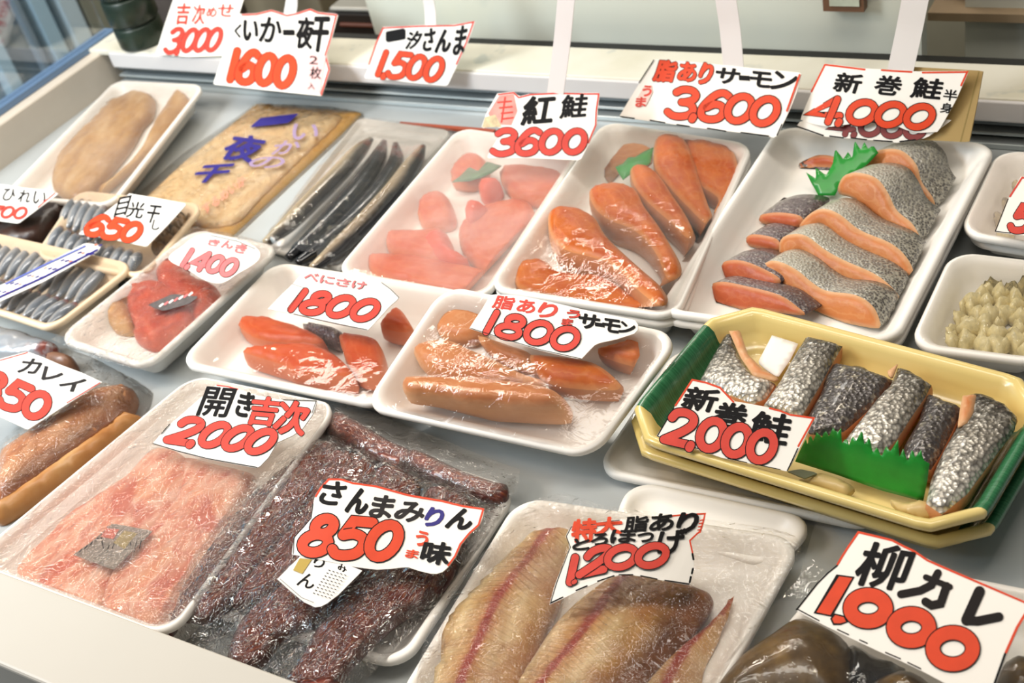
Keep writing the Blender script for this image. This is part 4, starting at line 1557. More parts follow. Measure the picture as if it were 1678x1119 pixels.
# ---- sockeye tray
T11 = Tray('foam_tray', 'white foam tray with four red sockeye slices', 'tray', [(289, 596), (625, 668), (772, 478), (450, 428)], RY + .002, group='white foam trays', flare=.014)
b11 = []
for lab, o_, h, m in (
        ('slim red sockeye slice at the left behind the front slice', ZC((298, 348), (350, 320), (440, 325), (560, 360), (660, 400), (695, 438), (600, 442), (450, 432), (360, 405)), .020, [sockeye, sockeye_s]),
        ('red sockeye slice at the far right, half under the price card', ZC((955, 350), (1000, 300), (1040, 282), (1080, 330), (1102, 378), (1060, 390), (980, 375)), .022, [sockeye, sockeye_s]),
        ('dark skinned sockeye piece under the edge of the price card', ZC((600, 350), (770, 382), (765, 430), (690, 405), (640, 385)), .018, [skin_left, skin_left]),
        ('thick curved red sockeye slice at the right of the front slice', ZC((770, 400), (860, 405), (940, 430), (965, 520), (950, 570), (860, 582), (805, 525), (780, 455)), .024, [sockeye, sockeye_s]),
        ('blocky red sockeye slice at the front of its tray', ZC((325, 478), (400, 455), (520, 445), (640, 445), (740, 490), (815, 560), (822, 592), (700, 582), (560, 576), (520, 545), (420, 512)), .026, [sockeye, sockeye_s])):
    b11.append(piece('salmon_slice', lab, 'salmon slice', o_, T11.s(h), h - .0005, .003, .006, .0008, 60, m, group='red sockeye slices', bulge=.1))
cling(T11, b11, film, wr=.0004, relax=40)

# ---- fatty salmon tray, its back edge propped on the trays behind
T12 = Tray('foam_tray', 'white foam tray of pale salmon blocks tilted on the trays behind', 'tray', [(592, 669), (968, 751), (1118, 548), (728, 466)], [RY + .002, RY + .004, RY + .048, RY + .044], group='white foam trays', flare=.013)
b12 = []
for lab, o_, h, m in (
        ('pale salmon piece at the far left of the tilted tray', ZD((340, 265), (430, 165), (530, 122), (620, 130), (600, 230), (540, 310), (430, 310)), .015, [salmon_pale, salmon_pale]),
        ('brownish salmon piece under the edge of the 1800 salmon card', ZD((560, 300), (700, 340), (800, 380), (835, 470), (760, 450), (640, 400)), .017, [salmon_pale, salmon_s]),
        ('orange salmon slice with dark tip at the far right of the tilted tray', ZD((1110, 355), (1200, 330), (1285, 300), (1332, 370), (1318, 440), (1210, 420), (1130, 390)), .022, [salmon, salmon_s]),
        ('orange salmon slice in the middle right of the tilted tray', ZD((800, 385), (900, 390), (1050, 410), (1125, 440), (1185, 490), (1212, 540), (1080, 545), (930, 528), (850, 490), (812, 430)), .024, [salmon, salmon_s]),
        ('pale orange salmon slice leaning behind the front block', ZD((263, 358), (330, 320), (430, 320), (520, 360), (640, 410), (760, 470), (860, 505), (700, 492), (500, 482), (400, 468), (300, 432)), .027, [salmon_pale, salmon_pale]),
        ('large pale salmon block at the front of the tilted tray', ZD((212, 520), (222, 492), (245, 483), (400, 485), (560, 490), (800, 518), (895, 542), (928, 568), (936, 600), (922, 626), (800, 626), (540, 612), (380, 585), (245, 570), (218, 552)), .036, [salmon_pale, salmon_pale])):
    b12.append(piece('salmon_slice', lab, 'salmon slice', o_, T12.s(h), h - .0005, .003, .007, .0008, 60, m, group='pale salmon slices in the tilted tray', bulge=.12))
cling(T12, b12, film_soft, wr=.0008, relax=40)

# ---- white trays stacked beneath the yellow ones
X1 = Tray('foam_tray', 'white wrapped foam tray under the yellow trays, left corner showing', 'tray', [(972, 772), (1440, 868), (1570, 640), (1110, 566)], .0125, .009, group='white foam trays')
cling(X1, [], film_soft, wr=.0008, relax=5, grid=.012)
X2 = Tray('foam_tray', 'empty looking white foam tray between the yellow and the hokke packs', 'tray', [(1000, 862), (1270, 930), (1345, 850), (1034, 784)], .014, .012, group='white foam trays')

# ---- yellow bento trays with silver skinned salmon
qy = [(1005, 706), (1591, 886), (1739, 634), (1188, 488)]
T13b = Tray('yellow_tray', 'lower yellow and green plastic tray of the stacked pair', 'tray', [(1001, 726), (1603, 912), (1752, 655), (1188, 494)], .040, .024, .036, .007, .010, yellow, 'yellow plastic trays', True)
T13 = Tray('yellow_tray', 'upper yellow and green plastic tray with silver skinned salmon', 'tray', qy, .0645, .024, .036, .007, .010, yellow, 'yellow plastic trays', True)
b13 = []
gy = 'silver skinned salmon slices'
o = piece('paper_slip', 'blank white paper slip standing between silver salmon slices', 'paper', ZE((625, 175), (735, 210), (700, 280), (650, 352), (600, 320), (565, 290)), T13.s(.014), .0006, 0, .002, 0, 40, [label_m, label_m], smooth=False)
b13.append(o)
for lab, o_, h, m, ax in (
        ('curled silver salmon slice at the left end with orange edge', ZE((320, 355), (365, 270), (425, 165), (462, 150), (492, 258), (545, 335), (640, 362), (600, 425), (545, 450), (440, 410)), .018, skin_y, ZE((440, 160), (520, 440))),
        ('silver salmon slice with dark top, second from the left', ZE((765, 172), (920, 205), (870, 290), (825, 372), (745, 505), (670, 480), (585, 460), (660, 350), (705, 270), (740, 210)), .022, skin_y, ZE((840, 180), (670, 490))),
        ('wide pewter salmon slice in the centre with scales', ZE((880, 285), (1000, 300), (1132, 350), (1080, 425), (1000, 500), (925, 565), (840, 582), (775, 575), (770, 510), (830, 400), (850, 330)), .019, skin_y2, ZE((1000, 300), (840, 580))),
        ('silver salmon slice with black top, right of the centre', ZE((1150, 298), (1220, 325), (1292, 370), (1265, 420), (1220, 485), (1150, 592), (1085, 660), (920, 612), (1000, 510), (1060, 432), (1120, 370)), .024, skin_y, ZE((1220, 320), (1010, 640))),
        ('grey silver salmon slice, second from the right end', ZE((1270, 408), (1350, 440), (1422, 470), (1380, 560), (1330, 660), (1288, 725), (1160, 692), (1180, 620), (1240, 515)), .020, skin_y2, ZE((1340, 430), (1220, 700))),
        ('long bright silver salmon slice at the right end', ZE((1425, 420), (1500, 408), (1600, 452), (1648, 500), (1640, 560), (1560, 665), (1440, 825), (1335, 910), (1268, 865), (1290, 765), (1340, 650), (1400, 545)), .025, skin_y, ZE((1560, 430), (1310, 890)))):
    b13.append(piece('salmon_slice', lab, 'salmon slice', o_, T13.s(h), .014, .004, .006, .0006, 60, [m, aramaki_red], axis=ax, group=gy, grid=.0038, smooth=False))
# the orange cut faces that show at slice edges
for nm, pi, o_ in (('cut_face', 1, ZE((445, 155), (490, 152), (525, 255), (585, 312), (655, 352), (640, 362), (545, 338), (492, 262))), ('cut_face', 6, ZE((1422, 425), (1480, 418), (1465, 500), (1440, 540), (1400, 556), (1410, 480))), ('cut_face', 4, ZE((1108, 322), (1150, 292), (1128, 350), (1112, 342)))):
    s_ = b13[pi]
    h = {1: .0215, 6: .0285, 4: .027}[pi]
    pad('cut_face', o_, T13.s(h), .002, .0008, .002, 0, mats=[aramaki, aramaki], parent=s_, smooth=False, grid=.004)
pz = T13.s(.010)
A_, B_, C_ = pz.hit(*ZE((720, 700))[0]), pz.hit(*ZE((1255, 870))[0]), None
eb = (B_ - A_).normalized()
ls = Surf(A_, (eb.cross(Vector((0.05, .35, .94)))).normalized() * -1 if (eb.cross(Vector((0.05, .35, .94)))).dot(CAMP - A_) < 0 else eb.cross(Vector((0.05, .35, .94))), eb)
spk = [(720, 705), (742, 655), (765, 612), (772, 640), (782, 590), (796, 622), (812, 578), (830, 610), (846, 572), (862, 602), (880, 560), (893, 590), (912, 565), (915, 632), (935, 605), (945, 640), (960, 600), (975, 620), (1000, 572), (1010, 640), (1030, 600), (1045, 675), (1062, 640), (1080, 690), (1100, 640), (1118, 665), (1150, 612), (1156, 690), (1172, 650), (1190, 710), (1210, 650), (1222, 690), (1246, 655), (1255, 700), (1282, 712), (1272, 790), (1255, 872), (1080, 826), (900, 762)]
lf = piece('garnish_leaf', 'broad spiky green plastic leaf standing in front of the silver salmon', 'garnish', ZE(*spk), ls, .0006, 0, .002, 0, 40, [leaf_m, leaf_m], smooth=False)
o = piece('skin_offcut', 'tan fish skin corner poking out below the green leaf', 'fish piece', ZE((1120, 852), (1180, 866), (1270, 855), (1325, 905), (1250, 925), (1192, 937)), T13.s(.016), .006, .002, .004, .0006, 60, [ytan, ytan], smooth=False)
o = piece('skin_offcut', 'silver tan fish offcut below the price card in the yellow tray', 'fish piece', ZE((735, 770), (830, 740), (905, 765), (970, 800), (935, 832), (840, 815)), T13.s(.010), .006, .002, .004, .0006, 60, [ytan, ytan], smooth=False)
cl = plain('clear_lid_strip', '6a6f55', .12, spec=.7)
o = label_on('tray_divider', 'narrow clear plastic divider along the front of the yellow tray', 'divider', T13.s(.013), ZE((690, 745), (740, 735), (820, 752), (760, 775)), cl, None, .001)
lid = [T13.rim.ab(T13.M(a, b, 0)) for a, b in T13.ring(.006, 6, True)]

# ---- rockfish tray at the front left
T14 = Tray('foam_tray', 'long white foam tray of pink split rockfish at the front lip', 'tray', [(-56, 921), (277, 1047), (556, 662), (316, 614)], [RY, RY, RY, RY], group='white foam trays', flare=.003, lip=.005)
b14 = []
for lab, o_, h, ax in (
        ('pink split rockfish at the left of the long tray', ZF((0, 1080), (40, 990), (180, 860), (400, 710), (560, 610), (690, 480), (800, 490), (870, 560), (840, 660), (740, 800), (580, 960), (500, 1100), (420, 1200), (150, 1140)), .009, ZF((200, 1040), (760, 500))),
        ('pink split rockfish at the right of the long tray', ZF((830, 520), (980, 545), (1150, 590), (1140, 640), (1080, 730), (1000, 900), (900, 1070), (800, 1240), (500, 1220), (470, 1120), (550, 970), (710, 810), (820, 660)), .011, ZF((680, 1120), (1030, 580)))):
    b14.append(piece('rockfish', lab, 'fish', o_, T14.s(h), h - .001, .0035, .010, .0022, 38, [kichiji, kichiji], axis=ax, group='pink split rockfish', grid=.006))
c14 = cling(T14, b14, bag_hazy, wr=.0016, relax=30, grid=.007)


def foil(c):
    for i in range(12):
        c.pen([(130 + i * 9, 905 - (i % 5) * 6), (134 + i * 9, 900 - (i % 4) * 6)], black_ink if i % 2 else ghost_ink, 1.6)
    c.ink([[ (165, 880), (175, 866), (196, 868), (186, 884)]], plain('coral_print', 'c46a58', .5), .0005)
    c.ink([[(186, 890), (204, 870), (226, 874), (204, 900)]], plain('ochre_print', '9c8b58', .5), .0005)


label_on('foil_sticker', 'grey foil sticker', None, T14.rim.up(-.0055), ZF((335, 975), (420, 915), (515, 832), (700, 866), (610, 955), (520, 1045)), label_grey, T14.o, draw=foil)

# ---- flounder bags at the left
kb = []
for lab, o_, h, m, ax in (
        ('pale tan flounder fillet, upper one in the left bag', ZF((-30, 520), (0, 480), (120, 400), (300, 275), (420, 205), (560, 178), (590, 185), (580, 235), (520, 320), (470, 385), (350, 470), (200, 575), (0, 705), (-40, 690)), .024, karei, ZF((0, 600), (560, 190))),
        ('amber flounder fillet under the pale one in the left bag', ZF((560, 320), (640, 330), (560, 400), (420, 520), (260, 630), (120, 720), (-20, 800), (-40, 750), (60, 690), (220, 580), (400, 450), (500, 380)), .014, karei2, ZF((0, 760), (600, 340)))):
    kb.append(piece('flounder_fillet', lab, 'fish', o_, flat(h), h - .004, .009, .018, .001, 30, [m, m], axis=ax, group='flounder fillets in the left bag', grid=.006))
kbag = sheet('plastic_bag', ZF((-60, 520), (60, 400), (200, 290), (250, 90), (280, 20), (420, 70), (620, 175), (700, 230), (690, 300), (560, 430), (300, 620), (0, 830), (-60, 830)), flat(.001), kb, bag, None, .008, relax=25, wr=.002, smooth=False)
tag(kbag, 'clear crinkled plastic bag around the flounder fillets at left', 'plastic bag')
o = piece('flounder_tail', 'brown flounder tail poking out above the flounder price card', 'fish', ZF((200, 62), (250, 40), (318, 52), (322, 80), (270, 95), (215, 85)), flat(.020), .019, .004, .008, .001, 40, [plain('brown_tail', '7b5640', .35, var=.2, vsc=60)] * 2)
o = piece('fish_scrap', 'grey brown fish in a bag at the far left edge below the beige tray', 'fish', [(-20, 528), (20, 535), (60, 548), (90, 560), (60, 575), (10, 578), (-20, 572)], flat(.020), .019, .006, .01, .002, 40, [small_fish, small_fish])

# ---- mirin dried saury in vacuum bags
MS = flat(.030)
mb = []
gm = 'mirin dried saury'
for lab, o_, h, sp in (
        ('dark brown dried saury along the left edge of the front bag', ZK((720, 200), (790, 222), (760, 330), (640, 500), (520, 650), (430, 760), (330, 880), (230, 945), (150, 935), (85, 995), (80, 975), (115, 890), (150, 800), (290, 600), (440, 420), (600, 290)), .030, ZK((100, 960), (330, 700), (560, 450), (750, 220))),
        ('dark brown dried saury second from the left in the front bag', ZK((760, 250), (900, 262), (960, 330), (840, 470), (760, 600), (640, 720), (540, 800), (430, 870), (350, 880), (420, 760), (520, 650), (650, 480)), .031, ZK((400, 860), (620, 640), (830, 300))),
        ('dark brown dried saury crossing under the white label', ZK((980, 300), (1130, 370), (1100, 480), (1000, 640), (870, 780), (730, 920), (560, 1010), (470, 1119), (340, 1180), (330, 1110), (380, 960), (500, 840), (650, 730), (840, 480)), .030, ZK((400, 1080), (720, 800), (1060, 360))),
        ('dark brown dried saury at the right edge of the front bag', ZK((1180, 390), (1340, 440), (1340, 560), (1260, 760), (1160, 860), (1000, 970), (850, 1119), (760, 1240), (560, 1240), (640, 1100), (720, 960), (900, 770), (1090, 560)), .029, ZK((680, 1150), (980, 850), (1270, 440)))):
    mb.append(piece('dried_saury', lab, 'fish', o_, flat(h), .008, .003, .0045, .0026, 120, [mirin, mirin], spine=sp, group=gm, grid=.0042))
m2 = []
for lab, o_, h, sp in (
        ('dark brown dried saury in the bag behind, left part showing', ZK((770, 92), (825, 90), (1000, 195), (1110, 250), (1060, 300), (900, 250), (780, 180), (740, 150)), .026, ZK((780, 100), (1090, 270))),
        ('dark brown dried saury in the bag behind, right part showing', ZK((1110, 235), (1300, 320), (1440, 370), (1500, 385), (1485, 440), (1380, 430), (1240, 375), (1090, 300)), .026, ZK((1100, 270), (1500, 410)))):
    m2.append(piece('dried_saury', lab, 'fish', o_, flat(h), .007, .002, .004, .002, 110, [mirin, mirin], spine=sp, group='dried saury in the bag behind', grid=.0042))
tr_sup = Tray('foam_tray', 'white foam tray under the bags of dried saury', 'tray', [(330, 1000), (660, 1095), (850, 800), (560, 705)], .018, .013, group='white foam trays')
vb2 = sheet('plastic_bag', ZK((690, 40), (860, 60), (1100, 150), (1400, 270), (1560, 330), (1540, 440), (1440, 470), (1200, 400), (960, 300), (720, 210), (640, 150)), flat(.018), m2, bag_hazy, None, .007, relax=25, wr=.003, smooth=False)
tag(vb2, 'hazy plastic bag of dried saury behind the 850 price card', 'plastic bag')
vb = sheet('vacuum_bag', ZK((690, 165), (820, 180), (1000, 250), (1200, 330), (1400, 420), (1545, 350), (1530, 440), (1380, 660), (1200, 900), (1000, 1119), (880, 1240), (560, 1260), (300, 1150), (180, 1060), (20, 985), (80, 880), (230, 640), (420, 400), (560, 260)), flat(.019), mb, bag_crisp, None, .0046, relax=12, wr=.0034, wsc=74, smooth=False)
tag(vb, 'shiny vacuum bag of dried saury under the 850 price card', 'vacuum bag')


def mirlab(c):
    c.txt('み', ZK((800, 750))[0], ZK((835, 760))[0], ZK((795, 715))[0], black_ink, .06)
    c.txt('り', ZK((690, 730))[0], ZK((730, 745))[0], ZK((710, 690))[0], black_ink, .05)
    c.txt('ん', ZK((625, 810))[0], ZK((690, 830))[0], ZK((650, 755))[0], black_ink, .03)
    c.ink([ZK((612, 750), (640, 700), (690, 705), (650, 765))], gold, .0006)
    for r in range(5):
        for q in range(9):
            x, y = 720 + r * 17 + q * 6 - q * 14, 800 + r * 6 + q * 12 - 52
            p = ZK((x + 40, y), (x + 46, y + 3))
            c.pen(p, ghost_ink, 1.3)
    c.pen(ZK((560, 790), (650, 868), (700, 888)), ghost_ink, .7)


label_on('saury_label', 'white label with brush letters', None, plane3((452, 948, .049), (520, 994, .0465), (560, 935, .0495)), ZK((545, 785), (600, 730), (670, 660), (900, 750), (800, 850), (745, 892), (710, 906), (655, 880), (600, 835)), label_m, vb, draw=mirlab)

# ---- split atka mackerel
T15 = Tray('foam_tray', 'white foam tray under the split mackerel at the front', 'tray', [(640, 1160), (1130, 1230), (1318, 882), (850, 812)], .026, .02, group='white foam trays')
hb = []
for lab, o_, h, sp in (
        ('brown split mackerel half hidden at the right of the front tray', ZG((1270, 430), (1285, 450), (1200, 600), (1150, 700), (1120, 860), (900, 860), (950, 730), (1040, 630), (1180, 530)), .018, ZG((1260, 450), (1100, 640), (1000, 850))),
        ('split mackerel with red spine at the left of the front tray', ZG((545, 182), (660, 182), (700, 240), (640, 330), (610, 450), (570, 540), (545, 640), (490, 800), (440, 900), (60, 900), (130, 769), (160, 620), (190, 520), (330, 370), (470, 235)), .026, ZG((600, 190), (500, 330), (400, 470), (330, 620), (265, 780), (200, 900))),
        ('split mackerel with red spine in the centre under the 1200 card', ZG((860, 330), (1000, 340), (1120, 390), (1190, 430), (1130, 530), (1020, 660), (900, 780), (840, 900), (360, 900), (430, 790), (520, 660), (600, 540), (700, 440)), .028, ZG((900, 340), (830, 425), (720, 580), (620, 700), (540, 800), (470, 900)))):
    s15_ = flat(h)
    s15_.tray = T15
    hb.append(piece('split_mackerel', lab, 'fish', o_, s15_, .012, .005, .012, .002, 45, [hokke, hokke], spine=sp, group='split mackerel in the front tray', grid=.0052))
hbag = sheet('plastic_bag', ZG((90, 900), (100, 700), (170, 480), (330, 300), (520, 90), (640, 60), (800, 110), (1100, 150), (1400, 190), (1510, 220), (1530, 280), (1420, 460), (1250, 700), (1150, 900)), flat(.0275), hb, bag, None, .007, relax=25, wr=.0016, wsc=55, smooth=False)
tag(hbag, 'clear plastic bag around the split mackerel at the front', 'plastic bag')

# ---- olive flounder at the front right corner
T16 = Tray('foam_tray', 'white foam tray under the olive flounder at the front right', 'tray', [(1150, 1190), (1620, 1300), (1790, 985), (1385, 905)], .028, .022, group='white foam trays')
yb = []
for lab, o_, h, m, ax in (
        ('large olive brown flounder left of the 1000 price card', ZH((-60, 1200), (0, 1080), (80, 980), (150, 910), (290, 815), (420, 735), (560, 780), (680, 860), (720, 960), (700, 1119), (680, 1240), (-60, 1240)), .034, yanagi, ZH((100, 1200), (500, 760))),
        ('olive flounder under the lower edge of the 1000 price card', ZH((760, 1180), (830, 1085), (940, 1030), (1060, 1035), (1160, 1105), (1300, 1180), (1200, 1260), (800, 1260)), .032, yanagi, ZH((900, 1240), (1000, 1040))),
        ('dark olive flounder at the right frame edge beside the 1000 card', ZH((1480, 1160), (1530, 1010), (1570, 960), (1640, 940), (1760, 1000), (1760, 1240), (1480, 1240)), .034, yanagi, ZH((1600, 1200), (1620, 950)))):
    yb.append(piece('flounder', lab, 'fish', o_, flat(h), .014, .010, .03, .002, 40, [m, m], axis=ax, group='olive flounders', grid=.006))
o = piece('flounder_gut', 'wet black fish head between the olive flounders', 'fish piece', ZH((690, 900), (760, 905), (850, 950), (940, 985), (1010, 1020), (900, 1050), (820, 1080), (740, 1150), (690, 1119)), flat(.030), .012, .004, .01, .004, 70, [yanagi_wet, yanagi_wet])
yb.append(o)
ybag = sheet('plastic_bag', ZH((-60, 1240), (60, 960), (230, 760), (430, 560), (520, 260), (560, 190), (680, 380), (900, 420), (1200, 520), (1700, 640), (1760, 900), (1760, 1240)), flat(.0285), yb, film_soft, None, .008, relax=25, wr=.0016, wsc=55, smooth=False)
tag(ybag, 'clear plastic bag around the olive flounders at front right', 'plastic bag')

# ------------------------------------------------------------------ hand-lettered price cards
def skew_box(x0, y0, x1, y1, dy=0.0, sx=0.0):
    """bottom-left, bottom-right, top-left of a letter box whose baseline drops dy px across and whose top leans sx px right"""
    return (x0, y1 - dy), (x1 - sx, y1), (x0 + sx, y0)


def L(c, s, x0, y0, x1, y1, dy=0.0, sx=0.0, m=None, b=.06, **k):
    c.txt(s, *skew_box(x0, y0, x1, y1, dy, sx), m, b, **k)


def hang(card, top, px_to, w, z):
    """strip from the back of the card's top edge up and out of the picture"""
    P0 = card.surf.hit(*top) - card.surf.n * .0012
    s = Surf(P0, Vector((0, -1, .15)))
    P1 = s.hit(*px_to)
    P = [P0 + (P0 - P1) * .12, P0, P0.lerp(P1, .5) + Vector((0, .002, 0)), P1, P1 + (P1 - P0) * .8]
    return strip(card.o, P, w)


# 3,000
c = Card('white price card reading 3000 in red under red kanji at top left', [(287, -10), (402, -10), (386, 40), (370, 91), (310, 93), (255, 89), (270, 40)], plane3((255, 89, .062), (370, 91, .062), (290, -5, .115)))
L(c, '吉', 287, 6, 313, 40, 0, 5, redder_ink, .07)
L(c, '次', 314, 8, 338, 40, 0, 4, redder_ink, .06)
L(c, 'め', 338, 12, 356, 28, 0, 2, redder_ink, .09)
L(c, 'せ', 356, 6, 384, 28, 2, 3, redder_ink, .08)
c.num('3,000', (266, 92), (350, 90), (284, 42), m=redder_ink, out=.6, k=.17, overlap=.8)
c.pen([(287, -8), (399, -8)], red_ink, 2)
c.done()

# 1600
c = Card('white price card reading 1600 with a pink boxed note at its side', [(384, 22), (397, 23), (420, 22), (445, 16), (458, 20), (470, 24), (490, 20), (508, 14), (522, 20), (554, 23), (543, 64), (535, 90), (541, 114), (527, 157), (440, 148), (349, 138), (366, 88)], plane3((349, 138, .050), (527, 157, .048), (384, 22, .110)))
c.pen([(397, 25), (420, 24), (445, 18), (458, 22), (470, 26), (490, 22), (508, 16), (522, 22), (551, 25), (541, 64), (533, 90), (539, 114), (526, 155)], redder_ink, 3)
L(c, 'く', 384, 40, 396, 62, 0, 2, None, .10)
L(c, 'い', 398, 34, 424, 66, 0, 3, None, .12)
L(c, 'か', 424, 28, 464, 70, 2, 6, None, .08)
L(c, '一', 465, 50, 482, 57, 0, 0, None, .45)
L(c, '夜', 484, 28, 516, 80, 2, 6, None, .07)
L(c, '干', 508, 29, 541, 84, 0, 8, None, .09)
c.num('1600', (367, 138), (474, 152), (383, 74), m=red_ink, out=1.0, k=.23)
c.ink([[(508, 88), (535, 92), (525, 153), (499, 150)]], plain('pink_paper', 'eebcb8', .5), c.lay + .00003)
L(c, '2', 507, 92, 522, 106, 1, 1, None, .04)
L(c, '枚', 508, 110, 528, 130, 1, 2, None, .05)
L(c, '入', 505, 136, 517, 147, 1, 1, None, .06)
c.done()
hang(c, (474, 22), (478, -12), .018, .11)

# 1,500
c = Card('slanted white price card reading 1500 hanging over the rear ledge', [(628, 44), (660, 43), (690, 41), (720, 42), (745, 40), (779, 34), (772, 55), (765, 73), (750, 105), (733, 141), (700, 138), (670, 135), (640, 131), (596, 128), (609, 98), (616, 70)], plane3((596, 128, .052), (733, 141, .050), (628, 44, .108)))
c.pen([(605, 105), (617, 70), (628, 46), (690, 43), (745, 42), (776, 36), (764, 70), (748, 105)], redder_ink, 2.6)
L(c, '一', 635, 54, 662, 62, -5, 0, None, .5)
L(c, '汐', 664, 53, 693, 78, -3, 6, None, .10)
L(c, 'さ', 692, 48, 714, 82, -2, 6, None, .09)
L(c, 'ん', 713, 50, 742, 84, -2, 6, None, .10)
L(c, 'ま', 742, 44, 767, 88, -2, 8, None, .07)
c.num('1,500', (609, 128), (716, 140), (628, 78), m=red_ink, out=.9, k=.21)
c.done()
hang(c, (705, 43), (700, -12), .0155, .11)

# 3600 red salmon
c = Card('white price card reading 3600 with black kanji over the fogged tray', [(815, 153), (842, 150), (850, 158), (870, 153), (890, 156), (915, 151), (935, 154), (955, 152), (983, 152), (979, 182), (978, 205), (965, 236), (951, 263), (870, 259), (797, 259), (812, 232), (826, 212), (808, 206), (788, 211), (797, 185)], plane3((797, 259, .060), (951, 263, .060), (830, 153, .110)))
c.pen([(817, 155), (842, 152), (850, 160), (870, 155), (915, 153), (955, 154), (981, 154), (977, 182), (976, 205), (964, 234)], redder_ink, 2.6)
c.ink([[(818, 157), (842, 154), (848, 182), (838, 205), (810, 204), (800, 186)]], plain('salmon_print', 'e08a7c', .5, var=.25, vsc=80), c.lay + .00002)
c.ink([[(795, 192), (812, 188), (822, 208), (790, 209)]], plain('straw_print', 'c9b184', .5, var=.35, vsc=120), c.lay + .00003)
for q in range(4):
    c.pen([(816 + q * 3, 168 + q * 9), (838 + q, 166 + q * 9)], redder_ink, 3)
c.pen([(828, 160), (822, 200)], redder_ink, 3)
L(c, '紅', 854, 160, 911, 201, -4, 8, None, .09, outline=None)
L(c, '鮭', 917, 157, 965, 191, -3, 6, None, .07)
c.num('3600', (803, 258), (955, 257), (814, 208), m=redder_ink, out=.9, k=.25)
c.done()
hang(c, (909, 155), (929, -12), .0185, .10)

# 3,600 salmon
c = Card('white price card reading 3600 beside red outlined kana, over orange steaks', [(1073, 97), (1130, 101), (1190, 107), (1250, 113), (1314, 119), (1306, 150), (1295, 178), (1272, 226), (1210, 217), (1140, 209), (1080, 200), (1014, 192), (1030, 165), (1048, 136)], plane3((1014, 192, .062), (1272, 226, .062), (1073, 97, .108)))
L(c, '脂', 1070, 99, 1112, 134, 2, 10, red_ink, .10, outline=.04)
L(c, 'あ', 1110, 102, 1144, 134, 2, 6, red_ink, .10, outline=.04)
L(c, 'り', 1142, 104, 1172, 138, 2, 12, red_ink, .12, outline=.04)
L(c, 'サ', 1170, 111, 1214, 138, 3, 6, None, .11)
L(c, 'ー', 1212, 124, 1228, 132, 1, 0, None, .3)
L(c, 'モ', 1228, 117, 1266, 144, 3, 4, None, .11)
L(c, 'ン', 1262, 117, 1309, 148, 3, 8, None, .10)
c.num('3,600', (1087, 195), (1262, 213), (1108, 138), m=red_ink, out=1.3, k=.24, overlap=.86)
c.ink([[(1056, 142), (1068, 140), (1070, 152), (1060, 172), (1044, 176), (1042, 166)]], plain('blush_paper', 'e3c4b8', .5), c.lay + .00002)
L(c, 'う', 1053, 141, 1069, 158, 0, 2, redder_ink, .12)
L(c, 'ま', 1042, 160, 1060, 175, 0, 2, redder_ink, .12)
for a, b in (((1018, 193), (1040, 196)), ((1066, 199), (1090, 203)), ((1110, 206), (1130, 209)), ((1160, 212), (1190, 217)), ((1215, 219), (1260, 225))):
    c.pen([(a[0], a[1] - 1.5), (b[0], b[1] - 1.5)], black_ink, 2.2)
c.pen([(1048, 136), (1072, 99)], black_ink, 1.6)
c.pen([(1274, 222), (1282, 204)], black_ink, 1.8)
c.pen([(1290, 182), (1311, 123)], red_ink, 3)
c.done()
hang(c, (1201, 107), (1188, -12), .0215, .11)

# 4,000 and the older card under it, on a tan board
bs = plane3((1500, 226, .058), (1592, 236, .056), (1545, 112, .112))
o = label_on('tan_board', 'tan cardboard backing board behind the 4000 price card', 'board', bs, [(1470, 108), (1611, 116), (1600, 175), (1588, 233), (1440, 226)], card_tan, None, .003, draw=lambda c_: c_.pen([(1604, 118), (1574, 232)], plain('ochre_fold', '8f7a40', .6), 2))
c = Card('older price card peeping out below the 4000 card, dark red figures', [(1310, 200), (1335, 192), (1560, 196), (1548, 205), (1518, 226), (1471, 234), (1410, 228), (1351, 224), (1304, 209)], plane3((1304, 209, .060), (1518, 228, .060), (1320, 150, .088)))
c.num('4,000', (1356, 222), (1512, 232), (1366, 186), m=dark_red, out=.8, k=.30)
for a, b in (((1306, 207), (1349, 222)), ((1360, 223), (1382, 226)), ((1395, 226), (1420, 229)), ((1432, 230), (1462, 232)), ((1475, 232), (1500, 229))):
    c.pen([a, b], black_ink, 2.2)
c.done()
s6 = plane3((1312, 200, .064), (1500, 219, .066), (1351, 104, .112))
s6.bend = lambda a, b: .004 * math.sin(a * 34.0) * max(0, 1 - b / .06)
c = Card('white price card reading 4000 with a red marker frame and three kanji', [(1351, 104), (1417, 112), (1500, 117), (1588, 116), (1575, 145), (1566, 165), (1552, 190), (1537, 216), (1503, 218), (1485, 213), (1466, 205), (1448, 201), (1431, 198), (1395, 203), (1358, 208), (1335, 204), (1311, 196), (1328, 155)], s6)
c.pen([(1330, 150), (1352, 106), (1417, 114)], red_ink, 3)
c.pen([(1445, 115), (1494, 118)], red_ink, 3)
c.pen([(1512, 119), (1585, 118), (1575, 140)], red_ink, 3)
L(c, '新', 1364, 119, 1416, 153, 4, 10, None, .09)
L(c, '巻', 1430, 123, 1482, 157, 4, 10, None, .08)
L(c, '鮭', 1491, 127, 1549, 163, 4, 10, None, .08)
L(c, '半', 1545, 146, 1570, 166, 2, 3, None, .05)
L(c, '身', 1540, 168, 1562, 186, 2, 3, None, .05)
c.num('4,000', (1318, 202), (1519, 217), (1338, 154), m=red_ink, out=1.3, k=.26, overlap=.9)
c.done()
hang(c, (1475, 114), (1502, -12), .0235, .11)

